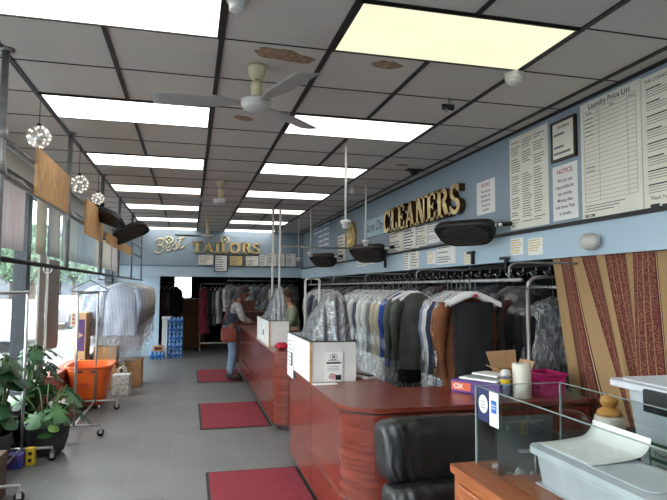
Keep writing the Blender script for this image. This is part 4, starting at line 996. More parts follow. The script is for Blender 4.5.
# --- rack of bagged shirts by the window (hung on the rail of the pipe frame)
M_shA = striped('blue_striped_shirting', (206,210,218), (120,134,164), 15)
M_shB = cloth('white', (222,222,226), (206,206,212)); M_shC = cloth('ivory', (214,206,190), (196,186,168)); M_shD = cloth('lightblue', (176,192,214), (160,178,204)); M_shE = striped('tan_striped_shirting', (206,198,182), (168,154,130), 30)
wpos = [9.75, 9.95, 10.2, 10.45, 10.7, 10.95, 11.2, 11.5, 11.8, 12.1, 12.4, 12.7, 13.0, 13.3]
for i, y in enumerate(wpos):
    mt = [M_shA, M_shB, M_shD, M_shB, M_shC, M_shB, M_shE, M_shC, M_shB, M_shE, M_shB, M_shC, M_shE, M_shB][i]
    lab = ('blue striped shirt in clear film at the near end of the window rail' if i == 0 else '%s bagged shirt on the window rail, counted from the near end' % ORD[i])
    if i < 6 or True:
        g = garment('bagged_shirt', mt, .82, .25, .06, True, M_wire if i else M_hang, (film('very_clear_film', white=.045, gloss=.07) if i == 0 else M_plastic if i % 2 else M_plastic2), 1.22 if i < 2 else 1.0+.06*(i % 3), i)
        tag(g, lab, 'shirt', 'bagged shirts on the window rail'); g.location = (XP, y, 1.758); g.rotation_euler = (0, 0, .06*nz(i*3.3))
# a few bagged items on a cross rail behind, seen through the window gap
for i, y in enumerate((8.6, 8.95)):
    g = garment('bagged_shirt', M_shB if i else M_shD, .8, .2, .05, True, M_wire, M_plastic2, 1.0, 20+i)
    tag(g, ['pale bagged shirt hanging behind the tall carton, nearer one', 'pale bagged shirt hanging behind the tall carton, farther one'][i], 'shirt', 'bagged shirts behind the carton'); g.location = (-1.40, y+1.4, 1.72); g.rotation_euler = (0, 0, .1)
s = MB(); s.cyl((-1.40, 9.6, 1.72), (-1.40, 11.2, 1.72), .012, M_steel, 10); s.cyl((-1.40, 9.65, 1.72), (-1.40, 9.65, CE), .006, M_steel, 8); s.cyl((-1.40, 11.15, 1.72), (-1.40, 11.15, CE), .006, M_steel, 8)
tag(s.build('hanging_rail', loc=(-1.4, 9.6, 1.72)), 'short grey rail hung from ceiling behind the tall carton', 'rail')
def empty_hanger(x, y, z, hw, lab, m=M_wire, r=.0055):
    s = MB(); s.tube([(x, y, z-.09), (x, y, z-.03), (x-.012, y, z+.012), (x-.03, y, z+.02), (x-.045, y, z+.004)], .0045, M_wire, 6)
    s.tube([(x, y, z-.085), (x-hw, y, z-.19), (x-hw, y, z-.21), (x+hw, y, z-.21), (x+hw, y, z-.19)], r, m, 6, closed=True)
    tag(s.build('clothes_hanger', loc=(x, y, z)), lab, 'hanger', 'empty hangers')
empty_hanger(XP, 6.75, 1.758, .20, 'empty dark hanger on the window rail above the chrome rack', M_tbar)
for k, y in enumerate((4.9, 6.2)):
    s = MB(); s.tube([(XP-.02+.03*cos(a*PI/8), y, 1.735+.03*sin(a*PI/8)) for a in range(16)], .004, M_chrome, 6, closed=True)
    tag(s.build('hanger_ring', loc=(XP, y, 1.75)), ['nearer chrome ring on the window rail', 'farther chrome ring on the window rail'][k], 'ring')

# --- rail behind the counter
XG = 2.16; ZG = 1.665
t = T('clothes_rail', 'long grey clothes rail under the light blue band behind the counter', 'clothes rail', (XG, 3.2, 0))
s = MB(); s.cyl((XG, 3.45, ZG), (XG, 10.6, ZG), .014, M_steel, 10); s.build('rail', t)
for y in (3.6, 5.3, 7.0, 8.7, 10.4): s = MB(); s.tube([(XG, y, ZG), (XG, y, ZG+.09), (XG+.02, y, 1.775), (XG+.06, y, 1.79), (2.70, y, 1.79), (2.735, y, 1.80), (2.735, y, 1.85)], .008, M_steel, 8); s.build('bracket', t)
c_white = cloth('bagwhite', (206,206,202), (180,180,176)); c_beige = cloth('beige', (186,174,152), (164,152,130)); c_blue = cloth('royal', (34,72,150), (24,54,120)); c_char = cloth('charcoal', (88,91,84), (72,74,68)); c_black = cloth('black', (24,24,26), (18,18,20)); c_navy = cloth('navy', (38,48,76), (28,36,60)); c_brown = cloth('brownfur', (156,108,72), (82,52,34), 22, .9, .9); c_rust = cloth('rust', (130,78,46), (104,60,36)); c_grey = cloth('grey', (126,126,124), (104,104,102)); c_lav = cloth('lavender', (126,130,160), (108,112,144)); c_slate = cloth('slate', (76,82,92), (62,68,78))
G = [ # y, name, cloth, L, bag, hanger, heart, label
 (4.10, 'draped_trousers', c_black, .78, None, M_hang, True, 'black trousers draped on white hanger, nearest on the counter rail'),
 (4.155, 'draped_trousers', c_black, .82, None, M_hang, True, 'second pair of black trousers from the near end of the counter rail'),
 (4.21, 'draped_trousers', c_black, .80, None, M_hang, True, 'third pair of black trousers from the near end of the counter rail'),
 (4.27, 'jacket', c_rust, .74, None, M_hang, True, 'rust brown jacket between black trousers and fur jacket'),
 (4.34, 'jacket', c_brown, .66, M_plastic, M_hang, False, 'brown fur-collared jacket in clear film on the counter rail'),
 (4.43, 'coat', c_navy, .86, None, M_hang, False, 'navy coat between brown fur jacket and white bagged garment'),
 (4.51, 'bagged_garment', c_white, .90, M_plastic2, M_hang, False, 'white bagged garment beside the navy coat'),
 (4.60, 'bagged_garment', c_lav, .66, M_plastic2, M_hang, False, 'lavender bagged garment beyond the white one'),
 (5.30, 'suit', c_char, .74, None, M_hang, True, 'charcoal suit on white hanger facing the room, middle of the rail'),
 (5.40, 'draped_trousers', c_black, .88, None, M_hang, False, 'black trousers just behind the charcoal suit'),
 (5.50, 'jacket', c_char, .80, None, M_hang, False, 'second charcoal jacket behind the black trousers'),
 (5.64, 'jacket', c_blue, .76, M_plastic, M_hang, False, 'royal blue jacket in film on the counter rail'),
 (5.80, 'bagged_garment', c_beige, .86, M_plastic2, M_hang, False, 'beige bagged garment beyond the royal blue jacket'),
 (5.96, 'bagged_garment', c_beige, .9, M_plastic2, M_hang, False, 'second beige bagged garment beyond the royal blue jacket'),
 (6.12, 'bagged_garment', c_grey, .86, M_plastic2, M_hang, False, 'grey bagged garment beyond two beige ones'),
 (6.30, 'bagged_garment', c_white, .9, M_plastic2, M_hang, False, 'white bagged garment beyond the first grey bagged one'),
 (6.48, 'bagged_garment', c_white, .9, M_plastic2, M_hang, False, 'second white bagged garment in the far half of the rail'),
 (6.66, 'bagged_garment', c_slate, .86, M_plastic2, M_hang, False, 'slate bagged garment between white ones in the far half of rail'),
 (6.86, 'bagged_garment', c_white, .84, M_plastic2, M_hang, False, 'third white bagged garment in the far half of the rail'),
 (7.08, 'bagged_garment', c_grey, .84, M_plastic2, M_hang, False, 'grey bagged garment second from the far end of rail group'),
 (7.32, 'bagged_garment', c_slate, .82, M_plastic2, M_hang, False, 'slate bagged garment at the far end of the rail group'),
]
for i, (y, nm, c, L, bg, hg, ht, lab) in enumerate(G):
    g = garment(nm, c, L, .14 if nm == 'draped_trousers' else (.18 if c is c_char else .19), .028 if y < 5 else .042, nm != 'draped_trousers', hg, bg, L+.12, 40+i, ht, drape=nm == 'draped_trousers')
    tag(g, lab, 'clothing', 'clothes on the counter rail'); g.location = (XG+.02*nz(i*1.7), y, ZG); g.rotation_euler = (0, 0, (-.25 if c is c_char or c is c_black else .05)+.16*nz(i*2.1))
# --- rolling rack of bagged jackets by the curtain
t = T('garment_rack', 'chrome arched rolling rack holding bagged black jackets beside the curtain', 'garment rack', (2.32, 3.60, 0), 0, 'rolling garment racks')
p0 = at(528, 300, y=4.02); xr = p0.x
for y, x in ((4.02, xr), (4.02, xr+.62)):
    s = MB(); s.cyl((x, y, .12), (x, y, 1.60), .016, M_chrome, 12); s.build('upright', t)
s = MB(); s.tube([(xr, 4.02, 1.60), (xr+.01, 4.02, 1.655), (xr+.05, 4.02, 1.69), (xr+.12, 4.02, 1.70), (xr+.5, 4.02, 1.70), (xr+.57, 4.02, 1.69), (xr+.61, 4.02, 1.655), (xr+.62, 4.02, 1.60)], .016, M_chrome, 12); s.build('top_rail', t)
s = MB(); s.cyl((xr, 4.02, .12), (xr+.62, 4.02, .12), .014, M_chrome, 10); s.build('base_bar', t)
for x in (xr, xr+.62): s = MB(); s.cyl((x, 3.97, .12), (x, 4.5, .12), .013, M_chrome, 10); caster(s, (x, 3.98, .12)); caster(s, (x, 4.49, .12)); s.build('foot_bar', t)
M_bagdark = film('dark_garment_film', (.85, .86, .88), .10, .2, 16, .12, 1.0)
for k, dx in enumerate((.0, .11, .22)):
    g = garment('bagged_jacket', c_black, .72, .215, .05, True, M_wire, M_bagdark if k else M_plastic2, .8, 70+k)
    tag(g, ['nearest black jacket in crinkled film on the arched chrome rack', 'second black jacket in crinkled film on the arched chrome rack', 'third black jacket in crinkled film on the arched chrome rack'][k], 'jacket', 'bagged jackets on the arched rack')
    g.location = (xr+.28, 4.1+dx*1.2, 1.62-.0); g.rotation_euler = (0, 0, .12)
s = MB(); s.cyl((xr+.28, 3.9, 1.62), (xr+.28, 4.6, 1.62), .012, M_chrome, 8); s.cyl((xr+.28, 4.02, 1.62), (xr+.28, 4.02, 1.70), .008, M_chrome, 8); s.build('hanging_bar', t)
# --- white tall rack between the counters
t = T('garment_rack', 'white-painted tall rolling rack behind the far counter, left of the bagged clothes', 'garment rack', (1.75, 8.6, 0), 0, 'rolling garment racks')
for x in (1.70, 1.92): s = MB(); s.cyl((x, 8.6, .1), (x, 8.6, 1.68), .018, M_white, 10); s.build('upright', t)
s = MB(); s.tube([(1.70, 8.6, 1.66), (1.70, 8.6, 1.72), (1.72, 8.6, 1.74), (1.90, 8.6, 1.74), (1.92, 8.6, 1.72), (1.92, 8.6, 1.66)], .018, M_white, 10); s.build('top_rail', t)
s = MB()
for x in (1.70, 1.92): s.cyl((x, 8.3, .1), (x, 8.9, .1), .014, M_white, 8); caster(s, (x, 8.32, .1)); caster(s, (x, 8.88, .1))
s.build('foot_bar', t)
for k in range(3):
    g = garment('hung_garment', [c_grey, c_slate, c_white][k], .75, .2, .05, True, M_hang, M_plastic2 if k != 1 else None, .85, 80+k)
    tag(g, ['grey garment behind the white tall rack, nearest', 'slate garment behind the white tall rack, middle', 'white bagged garment behind the white tall rack, farthest'][k], 'clothing', 'clothes behind the white rack'); g.location = (2.16, 8.95+.4*k, ZG); g.rotation_euler = (0, 0, .1)

# --- clothes conveyor in the dark stockroom behind the counter
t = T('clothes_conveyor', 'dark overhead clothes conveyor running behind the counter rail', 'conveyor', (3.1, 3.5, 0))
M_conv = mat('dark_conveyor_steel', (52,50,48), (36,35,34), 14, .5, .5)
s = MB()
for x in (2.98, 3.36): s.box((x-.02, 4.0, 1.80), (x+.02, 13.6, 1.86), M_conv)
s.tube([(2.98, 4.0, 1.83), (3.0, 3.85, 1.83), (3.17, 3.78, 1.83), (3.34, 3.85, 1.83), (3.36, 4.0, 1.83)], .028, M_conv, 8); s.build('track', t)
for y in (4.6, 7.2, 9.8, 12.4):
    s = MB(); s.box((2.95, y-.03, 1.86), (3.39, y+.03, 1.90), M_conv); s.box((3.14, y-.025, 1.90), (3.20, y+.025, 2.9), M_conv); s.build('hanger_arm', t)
hk = None
for k in range(46):
    y = 4.05+.2*k
    if hk is None:
        s = MB(); s.tube([(2.93, 0, 1.80), (2.93, 0, 1.74), (2.90, 0, 1.72), (2.87, 0, 1.75)], .006, M_chrome, 5); s.box((2.90, -.06, 1.75), (2.935, .06, 1.765), M_conv); hk = s.build('hook', t, True)
        hk.location = (-3.1, y-3.5, 0)
    else: c = hk.copy(); COL.objects.link(c); c.parent = t; c.location = (-3.1, y-3.5, 0)
gp = []
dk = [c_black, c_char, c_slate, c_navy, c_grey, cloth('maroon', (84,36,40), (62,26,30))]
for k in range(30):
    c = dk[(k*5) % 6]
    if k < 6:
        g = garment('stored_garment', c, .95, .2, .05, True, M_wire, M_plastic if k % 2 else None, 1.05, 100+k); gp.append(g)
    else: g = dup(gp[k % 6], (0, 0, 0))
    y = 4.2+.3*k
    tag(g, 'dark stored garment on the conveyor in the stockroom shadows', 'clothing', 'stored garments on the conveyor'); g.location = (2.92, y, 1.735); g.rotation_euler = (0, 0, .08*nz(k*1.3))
# blue and orange odds on hook line: scanner guns on the light blue band
for px, py, lab in ((474, 256, 'small black bracket on the light blue band right of the yellow card, nearest'), (508, 262, 'small black clip on the lower edge of the light blue band, left of yellow cards'), (386, 262, 'small black clamp on the light blue band below the cream slip')):
    p = at(px, py, x=XR-.03); s = MB(); s.box((p.x-.03, p.y-.015, p.z-.08), (p.x, p.y+.015, p.z+.02), M_black); s.box((p.x-.05, p.y-.06, p.z+.02), (p.x-.02, p.y+.06, p.z+.045), M_black)
    tag(s.build('wall_bracket', loc=p), lab, 'bracket')

# ------------------------------------------------------------------ patterned curtain
def mk_curtain():
    m = bpy.data.materials.new('striped_curtain'); m.use_nodes = True; n = m.node_tree.nodes; l = m.node_tree.links; b = n['Principled BSDF']
    uv = n.new('ShaderNodeUVMap'); uv.uv_map = 'uv'; sp = n.new('ShaderNodeSeparateXYZ'); l.new(uv.outputs[0], sp.inputs[0])
    mu = n.new('ShaderNodeMath'); mu.operation = 'MULTIPLY'; mu.inputs[1].default_value = 7.6; l.new(sp.outputs['X'], mu.inputs[0])
    fr = n.new('ShaderNodeMath'); fr.operation = 'FRACT'; l.new(mu.outputs[0], fr.inputs[0])
    def ramp(st):
        r = n.new('ShaderNodeValToRGB'); r.color_ramp.interpolation = 'CONSTANT'
        while len(r.color_ramp.elements) < len(st): r.color_ramp.elements.new(.5)
        for e, (p, c) in zip(r.color_ramp.elements, st): e.position = p; e.color = srgb(*c) if len(c) == 3 else c
        l.new(fr.outputs[0], r.inputs['Fac']); return r
    tan = (164,132,92); mar = (112,46,42); dk = (74,32,34); cr = (196,166,122)
    base = ramp([(0, tan), (.27, dk), (.30, mar), (.42, cr), (.437, dk), (.47, mar), (.58, cr), (.60, mar), (.72, cr), (.738, mar), (.88, dk), (.92, cr), (.935, dk), (.96, tan)])
    msk = ramp([(0, (0,0,0,1)), (.30, (1,1,1,1)), (.88, (0,0,0,1))])
    vo = n.new('ShaderNodeTexVoronoi'); vo.inputs['Scale'].default_value = 120; tc = n.new('ShaderNodeTexCoord'); l.new(tc.outputs['Object'], vo.inputs['Vector'])
    vr = n.new('ShaderNodeValToRGB'); vr.color_ramp.elements[0].position = .25; vr.color_ramp.elements[1].position = .42; vr.color_ramp.elements[0].color = srgb(186,150,104); vr.color_ramp.elements[1].color = srgb(96,40,38)
    l.new(vo.outputs['Distance'], vr.inputs['Fac'])
    mk = n.new('ShaderNodeMath'); mk.operation = 'MULTIPLY'; mk.inputs[1].default_value = .55; l.new(msk.outputs[0], mk.inputs[0])
    mx = n.new('ShaderNodeMixRGB'); l.new(mk.outputs[0], mx.inputs['Fac']); l.new(base.outputs[0], mx.inputs[1]); l.new(vr.outputs[0], mx.inputs[2])
    wn = n.new('ShaderNodeTexNoise'); wn.inputs['Scale'].default_value = 260; l.new(tc.outputs['Object'], wn.inputs['Vector'])
    bp = n.new('ShaderNodeBump'); bp.inputs['Strength'].default_value = .4; bp.inputs['Distance'].default_value = .004; l.new(wn.outputs['Fac'], bp.inputs['Height']); l.new(bp.outputs[0], b.inputs['Normal'])
    l.new(mx.outputs[0], b.inputs['Base Color']); b.inputs['Roughness'].default_value = .9
    return m
s = MB()
def cur(u, v):
    y = 3.90-1.95*u
    sh = (.14+.55*math.exp(-((u-.2)/.16)**2)-.12*min(1, u*1.8))*v
    fold = .045*sin(u*2*PI*6.2+1.5*v+.8*nz(u*3, v))+.02*nz(u*9, v*2)
    return (XR-.005+fold*(.25+.75*min(1, v*2.2)), y-sh, 1.855-1.78*v)
s.grid(cur, 120, 20, mk_curtain(), uv=True)
tag(s.build('curtain', loc=(XR, 3.9, 1.85), solid=.003), 'long curtain striped in tan and maroon hanging from the light blue band', 'curtain')
s = MB(); s.cyl((XR, 1.97, 1.845), (XR, 3.95, 1.845), .008, M_tbar, 8); tag(s.build('curtain_rod', loc=(XR, 2, 1.845)), 'thin dark rod holding the striped curtain', 'rod')

# ------------------------------------------------------------------ back room seen through the opening
def blk(name, lab, cat, a, c, m, bevel=.004):
    s = MB(); s.box(a, c, m); return tag(s.build(name, loc=((a[0]+c[0])/2, (a[1]+c[1])/2, a[2]), bevel=bevel), lab, cat)
M_ply = mat('brown_plywood', (122,84,52), (104,68,40), 4, .7, stretch=(5, 1, 1))
t = T('cupboard', 'brown wooden cupboard under the bright back window', 'cupboard', (-.1, 16.4, 0))
s = MB(); s.box((-.25, 15.9, .0), (.42, 16.5, 1.30), M_ply); s.build('body', t, bevel=.005)
for k in range(2): s = MB(); s.box((-.24+.34*k, 15.88, .05), (.07+.34*k, 15.899, 1.26), M_ply); s.build('door', t, bevel=.003)
t = T('garment_rack', 'low chrome rack of dresses in the back room beside the cupboard', 'garment rack', (.55, 14.9, 0), 0, 'rolling garment racks')
for x in (.26, 1.05): s = MB(); s.cyl((x, 15.0, .1), (x, 15.0, 1.70), .016, M_chrome, 8); s.build('upright', t)
s = MB(); s.cyl((.26, 15.0, 1.70), (1.05, 15.0, 1.70), .016, M_chrome, 8); s.build('top_rail', t)
s = MB(); s.cyl((.26, 15.0, .2), (1.05, 15.0, .2), .018, M_white, 8)
for x in (.26, 1.05): s.cyl((x, 14.75, .1), (x, 15.25, .1), .014, M_chrome, 8); caster(s, (x, 14.77, .1)); caster(s, (x, 15.23, .1))
s.build('base_bar', t)
for k, (x, c, L, lab) in enumerate(((.36, cloth('rosedress', (150,60,76), (120,44,60)), 1.15, 'rose pink dress at the left end of the back room rack'), (.56, c_black, .95, 'black garment next to the rose dress'), (.66, c_char, .95, 'charcoal garment in the middle of the back room rack'), (.76, c_white, .9, 'narrow white garment on the back room rack'), (.90, c_black, 1.0, 'black coat near the right end of the back room rack'), (1.0, c_navy, .9, 'navy garment at right end of the back room rack'))):
    g = garment('dress' if k == 0 else 'hung_garment', c, L, .16, .05, k > 0, M_hang, None, None, 130+k); tag(g, lab, 'clothing', 'clothes on the back room rack'); g.location = (x, 15.0, 1.70); g.rotation_euler = (0, 0, .5 if k == 0 else 1.1)
s = MB(); s.cyl((-.75, 15.3, 1.72), (-.28, 15.3, 1.72), .014, M_steel, 8); s.cyl((-.75, 15.3, 1.72), (-.75, 15.3, 2.9), .01, M_steel, 8); s.cyl((-.3, 15.3, 1.72), (-.3, 15.3, 2.9), .01, M_steel, 8); tag(s.build('hanging_rail', loc=(-.5, 15.3, 1.72)), 'short rail of dark clothes behind the opening above water packs', 'rail')
for k, (x, c, lab) in enumerate(((-.68, c_black, 'black garment at left on the short back rail'), (-.56, dk[5], 'maroon garment on the short back rail'), (-.44, c_char, 'charcoal garment on the short back rail'), (-.34, c_black, 'black garment at right on the short back rail'))):
    g = garment('hung_garment', c, .8, .17, .05, True, M_hang, None, None, 150+k); tag(g, lab, 'clothing', 'clothes on the short back rail'); g.location = (x, 15.3, 1.72); g.rotation_euler = (0, 0, 1.0)
# bags of film-covered clothes on the high rail across the back opening
s = MB(); s.cyl((.9, 14.6, 1.78), (2.7, 14.6, 1.78), .014, M_steel, 8); s.cyl((.95, 14.6, 1.78), (.95, 14.6, 2.9), .01, M_steel, 8); s.cyl((2.65, 14.6, 1.78), (2.65, 14.6, 2.9), .01, M_steel, 8); tag(s.build('hanging_rail', loc=(1.8, 14.6, 1.78)), 'rail of film-covered clothes across the back opening', 'rail')
for k in range(9):
    g = garment('bagged_garment', [c_white, c_slate, c_grey][k % 3], .55, .2, .05, True, M_hang, M_plastic2, .62, 170+k) if k < 3 else dup(bg3[k % 3], (0, 0, 0))
    if k == 0: bg3 = []
    if k < 3: bg3.append(g)
    tag(g, '%s film-covered garment from the left on the back opening rail' % ORD[k], 'clothing', 'film-covered clothes in the back opening'); g.location = (1.0+.19*k, 14.6, 1.78); g.rotation_euler = (0, 0, .7+.3*nz(k))
t = T('desk', 'red-brown wooden desk in the back room beyond the customer', 'desk', (1.2, 13.0, 0))
M_brn = mat('dark_red_brown_wood', (92,46,38), (74,36,30), 5, .5); s = MB(); s.box((1.0, 12.5, 1.05), (1.75, 13.1, 1.09), M_brn); s.build('desktop', t)
s = MB(); s.box((1.0, 12.55, 0), (1.72, 13.05, 1.05), M_brn); s.build('body', t)
t = T('back_panel', 'red-brown raised panel on the desk beyond the customer', 'panel', (1.3, 13.0, 1.09)); s = MB(); s.box((1.02, 12.95, 1.091), (1.42, 13.0, 1.32), M_brn); s.build('panel', t)
# ------------------------------------------------------------------ black leather chair facing the camera
M_lea = mat('black_leather', (30,30,31), (22,22,23), 14, .36, bump=.38, bscale=13, coat=.1, stretch=(1, 1, .16))
t = T('leather_chair', 'black padded leather armchair in front of the reception counter', 'chair', (1.24, 2.7, 0))
def cushion(c, hx_, hy_, hz_, e=4, R=None, puff=0, wr=0, sd=0, nu=40, nv=24):
    s = MB(); C_ = Vector(c)
    def fn(u, v):
        a = 2*PI*u; p = PI*(v-.5); ca, sa, cp, sp_ = cos(a), sin(a), cos(p), sin(p)
        q = lambda x, k: math.copysign(abs(x)**(2/k), x)
        v_ = Vector((hx_*q(ca, e)*q(cp, e), hy_*q(sa, e)*q(cp, e), hz_*q(sp_, e)))
        if wr:
            wx = v_.x+.25*v_.z; v_ += Vector((0, 1, 0))*(wr*(abs(nz(wx*19+sd, v_.z*2.2, sd))**.7-.3)*(.25+.75*min(1, abs(v_.z)/hz_)))
        if R is not None: v_ = R @ v_
        return C_+v_
    s.grid(fn, nu, nv, M_lea, cu=True); return s
Rb = Matrix.Rotation(-.16, 3, 'X') 
s = cushion((1.285, 2.80, .79), .35, .115, .155, 6.5, Rb, wr=.045, sd=1, nu=120, nv=60); s.build('backrest', t)
s = cushion((1.285, 2.69, .50), .345, .14, .165, 6, Rb, wr=.055, sd=8, nu=100, nv=40); s.build('lumbar_cushion', t)
s = cushion((1.27, 2.50, .42), .32, .28, .08, 4, None); s.build('seat', t)
for sx in (-1, 1):
    s = MB(); s.tube([(1.27+sx*.33, 2.66, .40), (1.27+sx*.37, 2.58, .52), (1.27+sx*.37, 2.42, .54), (1.27+sx*.36, 2.30, .50), (1.27+sx*.32, 2.30, .40)], .03, M_black, 10); s.build('armrest', t)
s = MB(); s.cyl((1.27, 2.5, .10), (1.27, 2.5, .35), .03, M_black, 14); s.build('gas_column', t)
s = MB()
for k in range(5): a = k*2*PI/5+.3; s.tube([(1.27, 2.5, .11), (1.27+.27*cos(a), 2.5+.27*sin(a), .075)], [.028, .018], M_black, 8)
sb = s.build('star_base', t)
for k in range(5):
    a = k*2*PI/5+.3; x, y = 1.27+.27*cos(a), 2.5+.27*sin(a); s = MB(); s.cyl((x-.02, y, .03), (x+.02, y, .03), .0295, M_rubber, 14); s.cyl((x, y, .03), (x, y, .075), .008, M_black, 8); s.build('caster', sb)

# ------------------------------------------------------------------ oak cabinet with a glass display case
t = T('wooden_cabinet', 'orange oak cabinet with framed panel under the glass case, bottom right', 'cabinet', (1.3, 1.3, 0))
s = MB(); s.box((1.045, .55, .06), (1.60, 2.17, .865), M_oak); s.build('body', t)
s = MB(); s.prism([(1.03, .53), (1.61, .53), (1.61, 2.185), (1.03, 2.185)], .866, .90, M_oak); s.build('top', t, bevel=.007)
s = MB()
for y0, y1 in ((1.70, 2.12), (1.22, 1.64), (.72, 1.16)):
    for a, c in (((y0, .12), (y1, .165)), ((y0, .80), (y1, .84)), ((y0, .165), (y0+.05, .80)), ((y1-.05, .165), (y1, .80))): s.box((1.032, a[0], a[1]), (1.0455, c[0], c[1]), M_oak)
s.build('panel_frame', t, bevel=.004)
s = MB(); s.box((1.08, .6, 0), (1.58, 2.12, .06), M_plinth); s.build('plinth', t)
M_gl = glass('case_glass', (.90, .93, .925), .03, .01); M_edge = mat('glass_edge', (150,162,158), (132,146,142), 8, .2, spec=.6)
t = T('display_case', 'glass display case on the oak cabinet with card stickers on its side', 'display case', (1.34, 1.4, .901))
x0, x1, y0, y1, z0, z1 = 1.13, 1.525, .62, 2.155, .902, 1.21
for nm, a, c in (('side_glass', (x0, y0, z0), (x0+.006, y1, z1)), ('side_glass', (x1-.006, y0, z0), (x1, y1, z1)), ('end_glass', (x0+.006, y1-.006, z0), (x1-.006, y1, z1)), ('end_glass', (x0+.006, y0, z0), (x1-.006, y0+.006, z1))):
    s = MB(); s.box(a, c, M_gl); s.build(nm, t)
s = MB()
for x in (x0+.003, x1-.003):
    for y in (y0+.003, y1-.003): s.box((x-.0032, y-.0032, z0), (x+.0032, y+.0032, z1), M_edge)
    s.box((x-.003, y0, z1-.001), (x+.003, y1, z1+.002), M_edge)
for y in (y0+.003, y1-.003): s.box((x0, y-.003, z1-.001), (x1, y+.003, z1+.002), M_edge)
s.build('edge', t)
s = MB(); s.box((x0+.008, 1.992, z0), (x1-.15, 1.998, z1-.09), mat('smoked_glass', (70,74,74), None, 4, .15)); s.build('divider', t)
s = MB(); s.box((1.22, 1.975, .985), (1.36, 1.99, .995), M_chrome); s.cyl((1.29, 1.985, .903), (1.29, 1.985, .985), .004, M_chrome, 6); s.build('bracket', t)
Ms = frame((x0-.0005, 2.128, 1.085), (0, -1, 0), (0, 0, 1))
s = MB(); s.box((0, 0, 0), (.086, .125, .0012), mat('navy_sticker', (34,44,92), None, 5, .4), Ms); s.lathe([(0, .0018), (.035, .0017), (.0352, .0012)], Ms @ Vector((.043, .066, 0)), M_paper, 24, R=Ms.to_3x3())
for k in range(3): s.box((.024, .05+.012*k, .0012), (.062, .054+.012*k, .0022), M_grey, Ms)
s.build('sticker', t, label='navy sticker with white disc')
Ms = frame((x0-.0005, 2.037, 1.08), (0, -1, 0), (0, 0, 1))
s = MB(); s.box((0, 0, 0), (.066, .128, .0012), M_paper, Ms); s.box((.014, .05, .0012), (.054, .098, .0018), mat('card_blue', (36,104,190), None, 5, .4), Ms); s.text('AMERICAN', .034, .077, .0075, M_paper, Ms, .0022, bold=.02, align='CENTER'); s.text('EXPRESS', .034, .066, .0075, M_paper, Ms, .0022, bold=.02, align='CENTER')
s.build('sticker', t, label='white sticker with blue square')
# storage boxes
def bin_(name, lab, x0, x1, y0, y1, z0, z1, tint, lidm, bodyfilm, handle=None):
    t = T(name, lab, 'storage box', ((x0+x1)/2, (y0+y1)/2, z0)); cx, cy = (x0+x1)/2, (y0+y1)/2
    hx_, hy_ = (x1-x0)/2, (y1-y0)/2
    s = MB(); s.grid(tubfn(hx_*.86, hy_*.9, hx_*.97, hy_*.97, z0+.004, z1-.03, (cx, cy)), 56, 6, bodyfilm, cu=True); s.box((cx-hx_*.84, cy-hy_*.88, z0), (cx+hx_*.84, cy+hy_*.88, z0+.004), bodyfilm); s.build('body', t, solid=.003)
    s = MB(); s.prism([(x0, y0+.03), (x0+.03, y0), (x1-.03, y0), (x1, y0+.03), (x1, y1-.03), (x1-.03, y1), (x0+.03, y1), (x0, y1-.03)], z1-.035, z1-.008, lidm)
    s.prism([(x0+.035, y0+.06), (x0+.06, y0+.035), (x1-.06, y0+.035), (x1-.035, y0+.06), (x1-.035, y1-.06), (x1-.06, y1-.035), (x0+.06, y1-.035), (x0+.035, y1-.06)], z1-.008, z1, lidm); s.build('lid', t, bevel=.008)
    return t
M_lid = film('clear_lid', (.95, .95, .95), .72, .06, 3, .3, .12, (1, 1, 1)); M_binb = film('clear_box_wall', (.93, .94, .96), .5, .06, 3, .3, .12, (1, 1, 1))
t = bin_('storage_box', 'low clear storage box with pale lid inside the glass case', 1.205, 1.455, 1.32, 1.92, .904, 1.045, None, M_lid, M_binb)
t = bin_('storage_box', 'tall clear storage box with black handle and green label at right edge of photo', 1.70, 2.34, 1.10, 2.10, .885, 1.24, None, film('pale_lid', (.92, .94, .96), .7, .06, 3, .3, .1, (1, 1, 1)), film('white_box_wall', (.92, .93, .97), .58, .06, 3, .3, .12, (1, 1, 1)))
s = MB(); s.box((1.682, 1.50, 1.175), (1.702, 1.875, 1.225), M_black); s.box((1.682, 1.50, 1.14), (1.694, 1.875, 1.18), M_black); s.build('handle', t, bevel=.006)
Ms = frame((1.7105, 1.875, .945), (0, -1, 0), (-.085, 0, 1))
s = MB(); s.box((0, -.05, 0), (.30, .085, .002), mat('green_label', (30,104,72), (24,92,62), 5, .45), Ms); s.box((.01, .03, .002), (.29, .065, .003), M_paper, Ms); s.box((.01, -.035, .002), (.29, .015, .003), M_paper, Ms)
s.text('Premium', .03, .036, .028, mat('green_ink', (26,70,52), None, 5, .5), Ms, .0036, bold=.01)
for k in range(3): s.box((.03, -.026+.013*k, .003), (.2, -.021+.013*k, .0036), M_grey, Ms)
s.build('label', t)
# clothes / papers inside the boxes
s = MB(); s.grid(lambda u, v: (1.78+.48*u, 1.2+.78*v, .90+.17*min(1, u*8, v*8, (1-u)*8, (1-v)*8)+.02*nz(u*6, v*6)), 24, 24, cloth('palefold', (206,204,214), (184,182,196), 6)); tag(s.build('folded_cloth', loc=(2.0, 1.6, .89)), 'pale folded cloth inside the tall clear storage box', 'cloth')
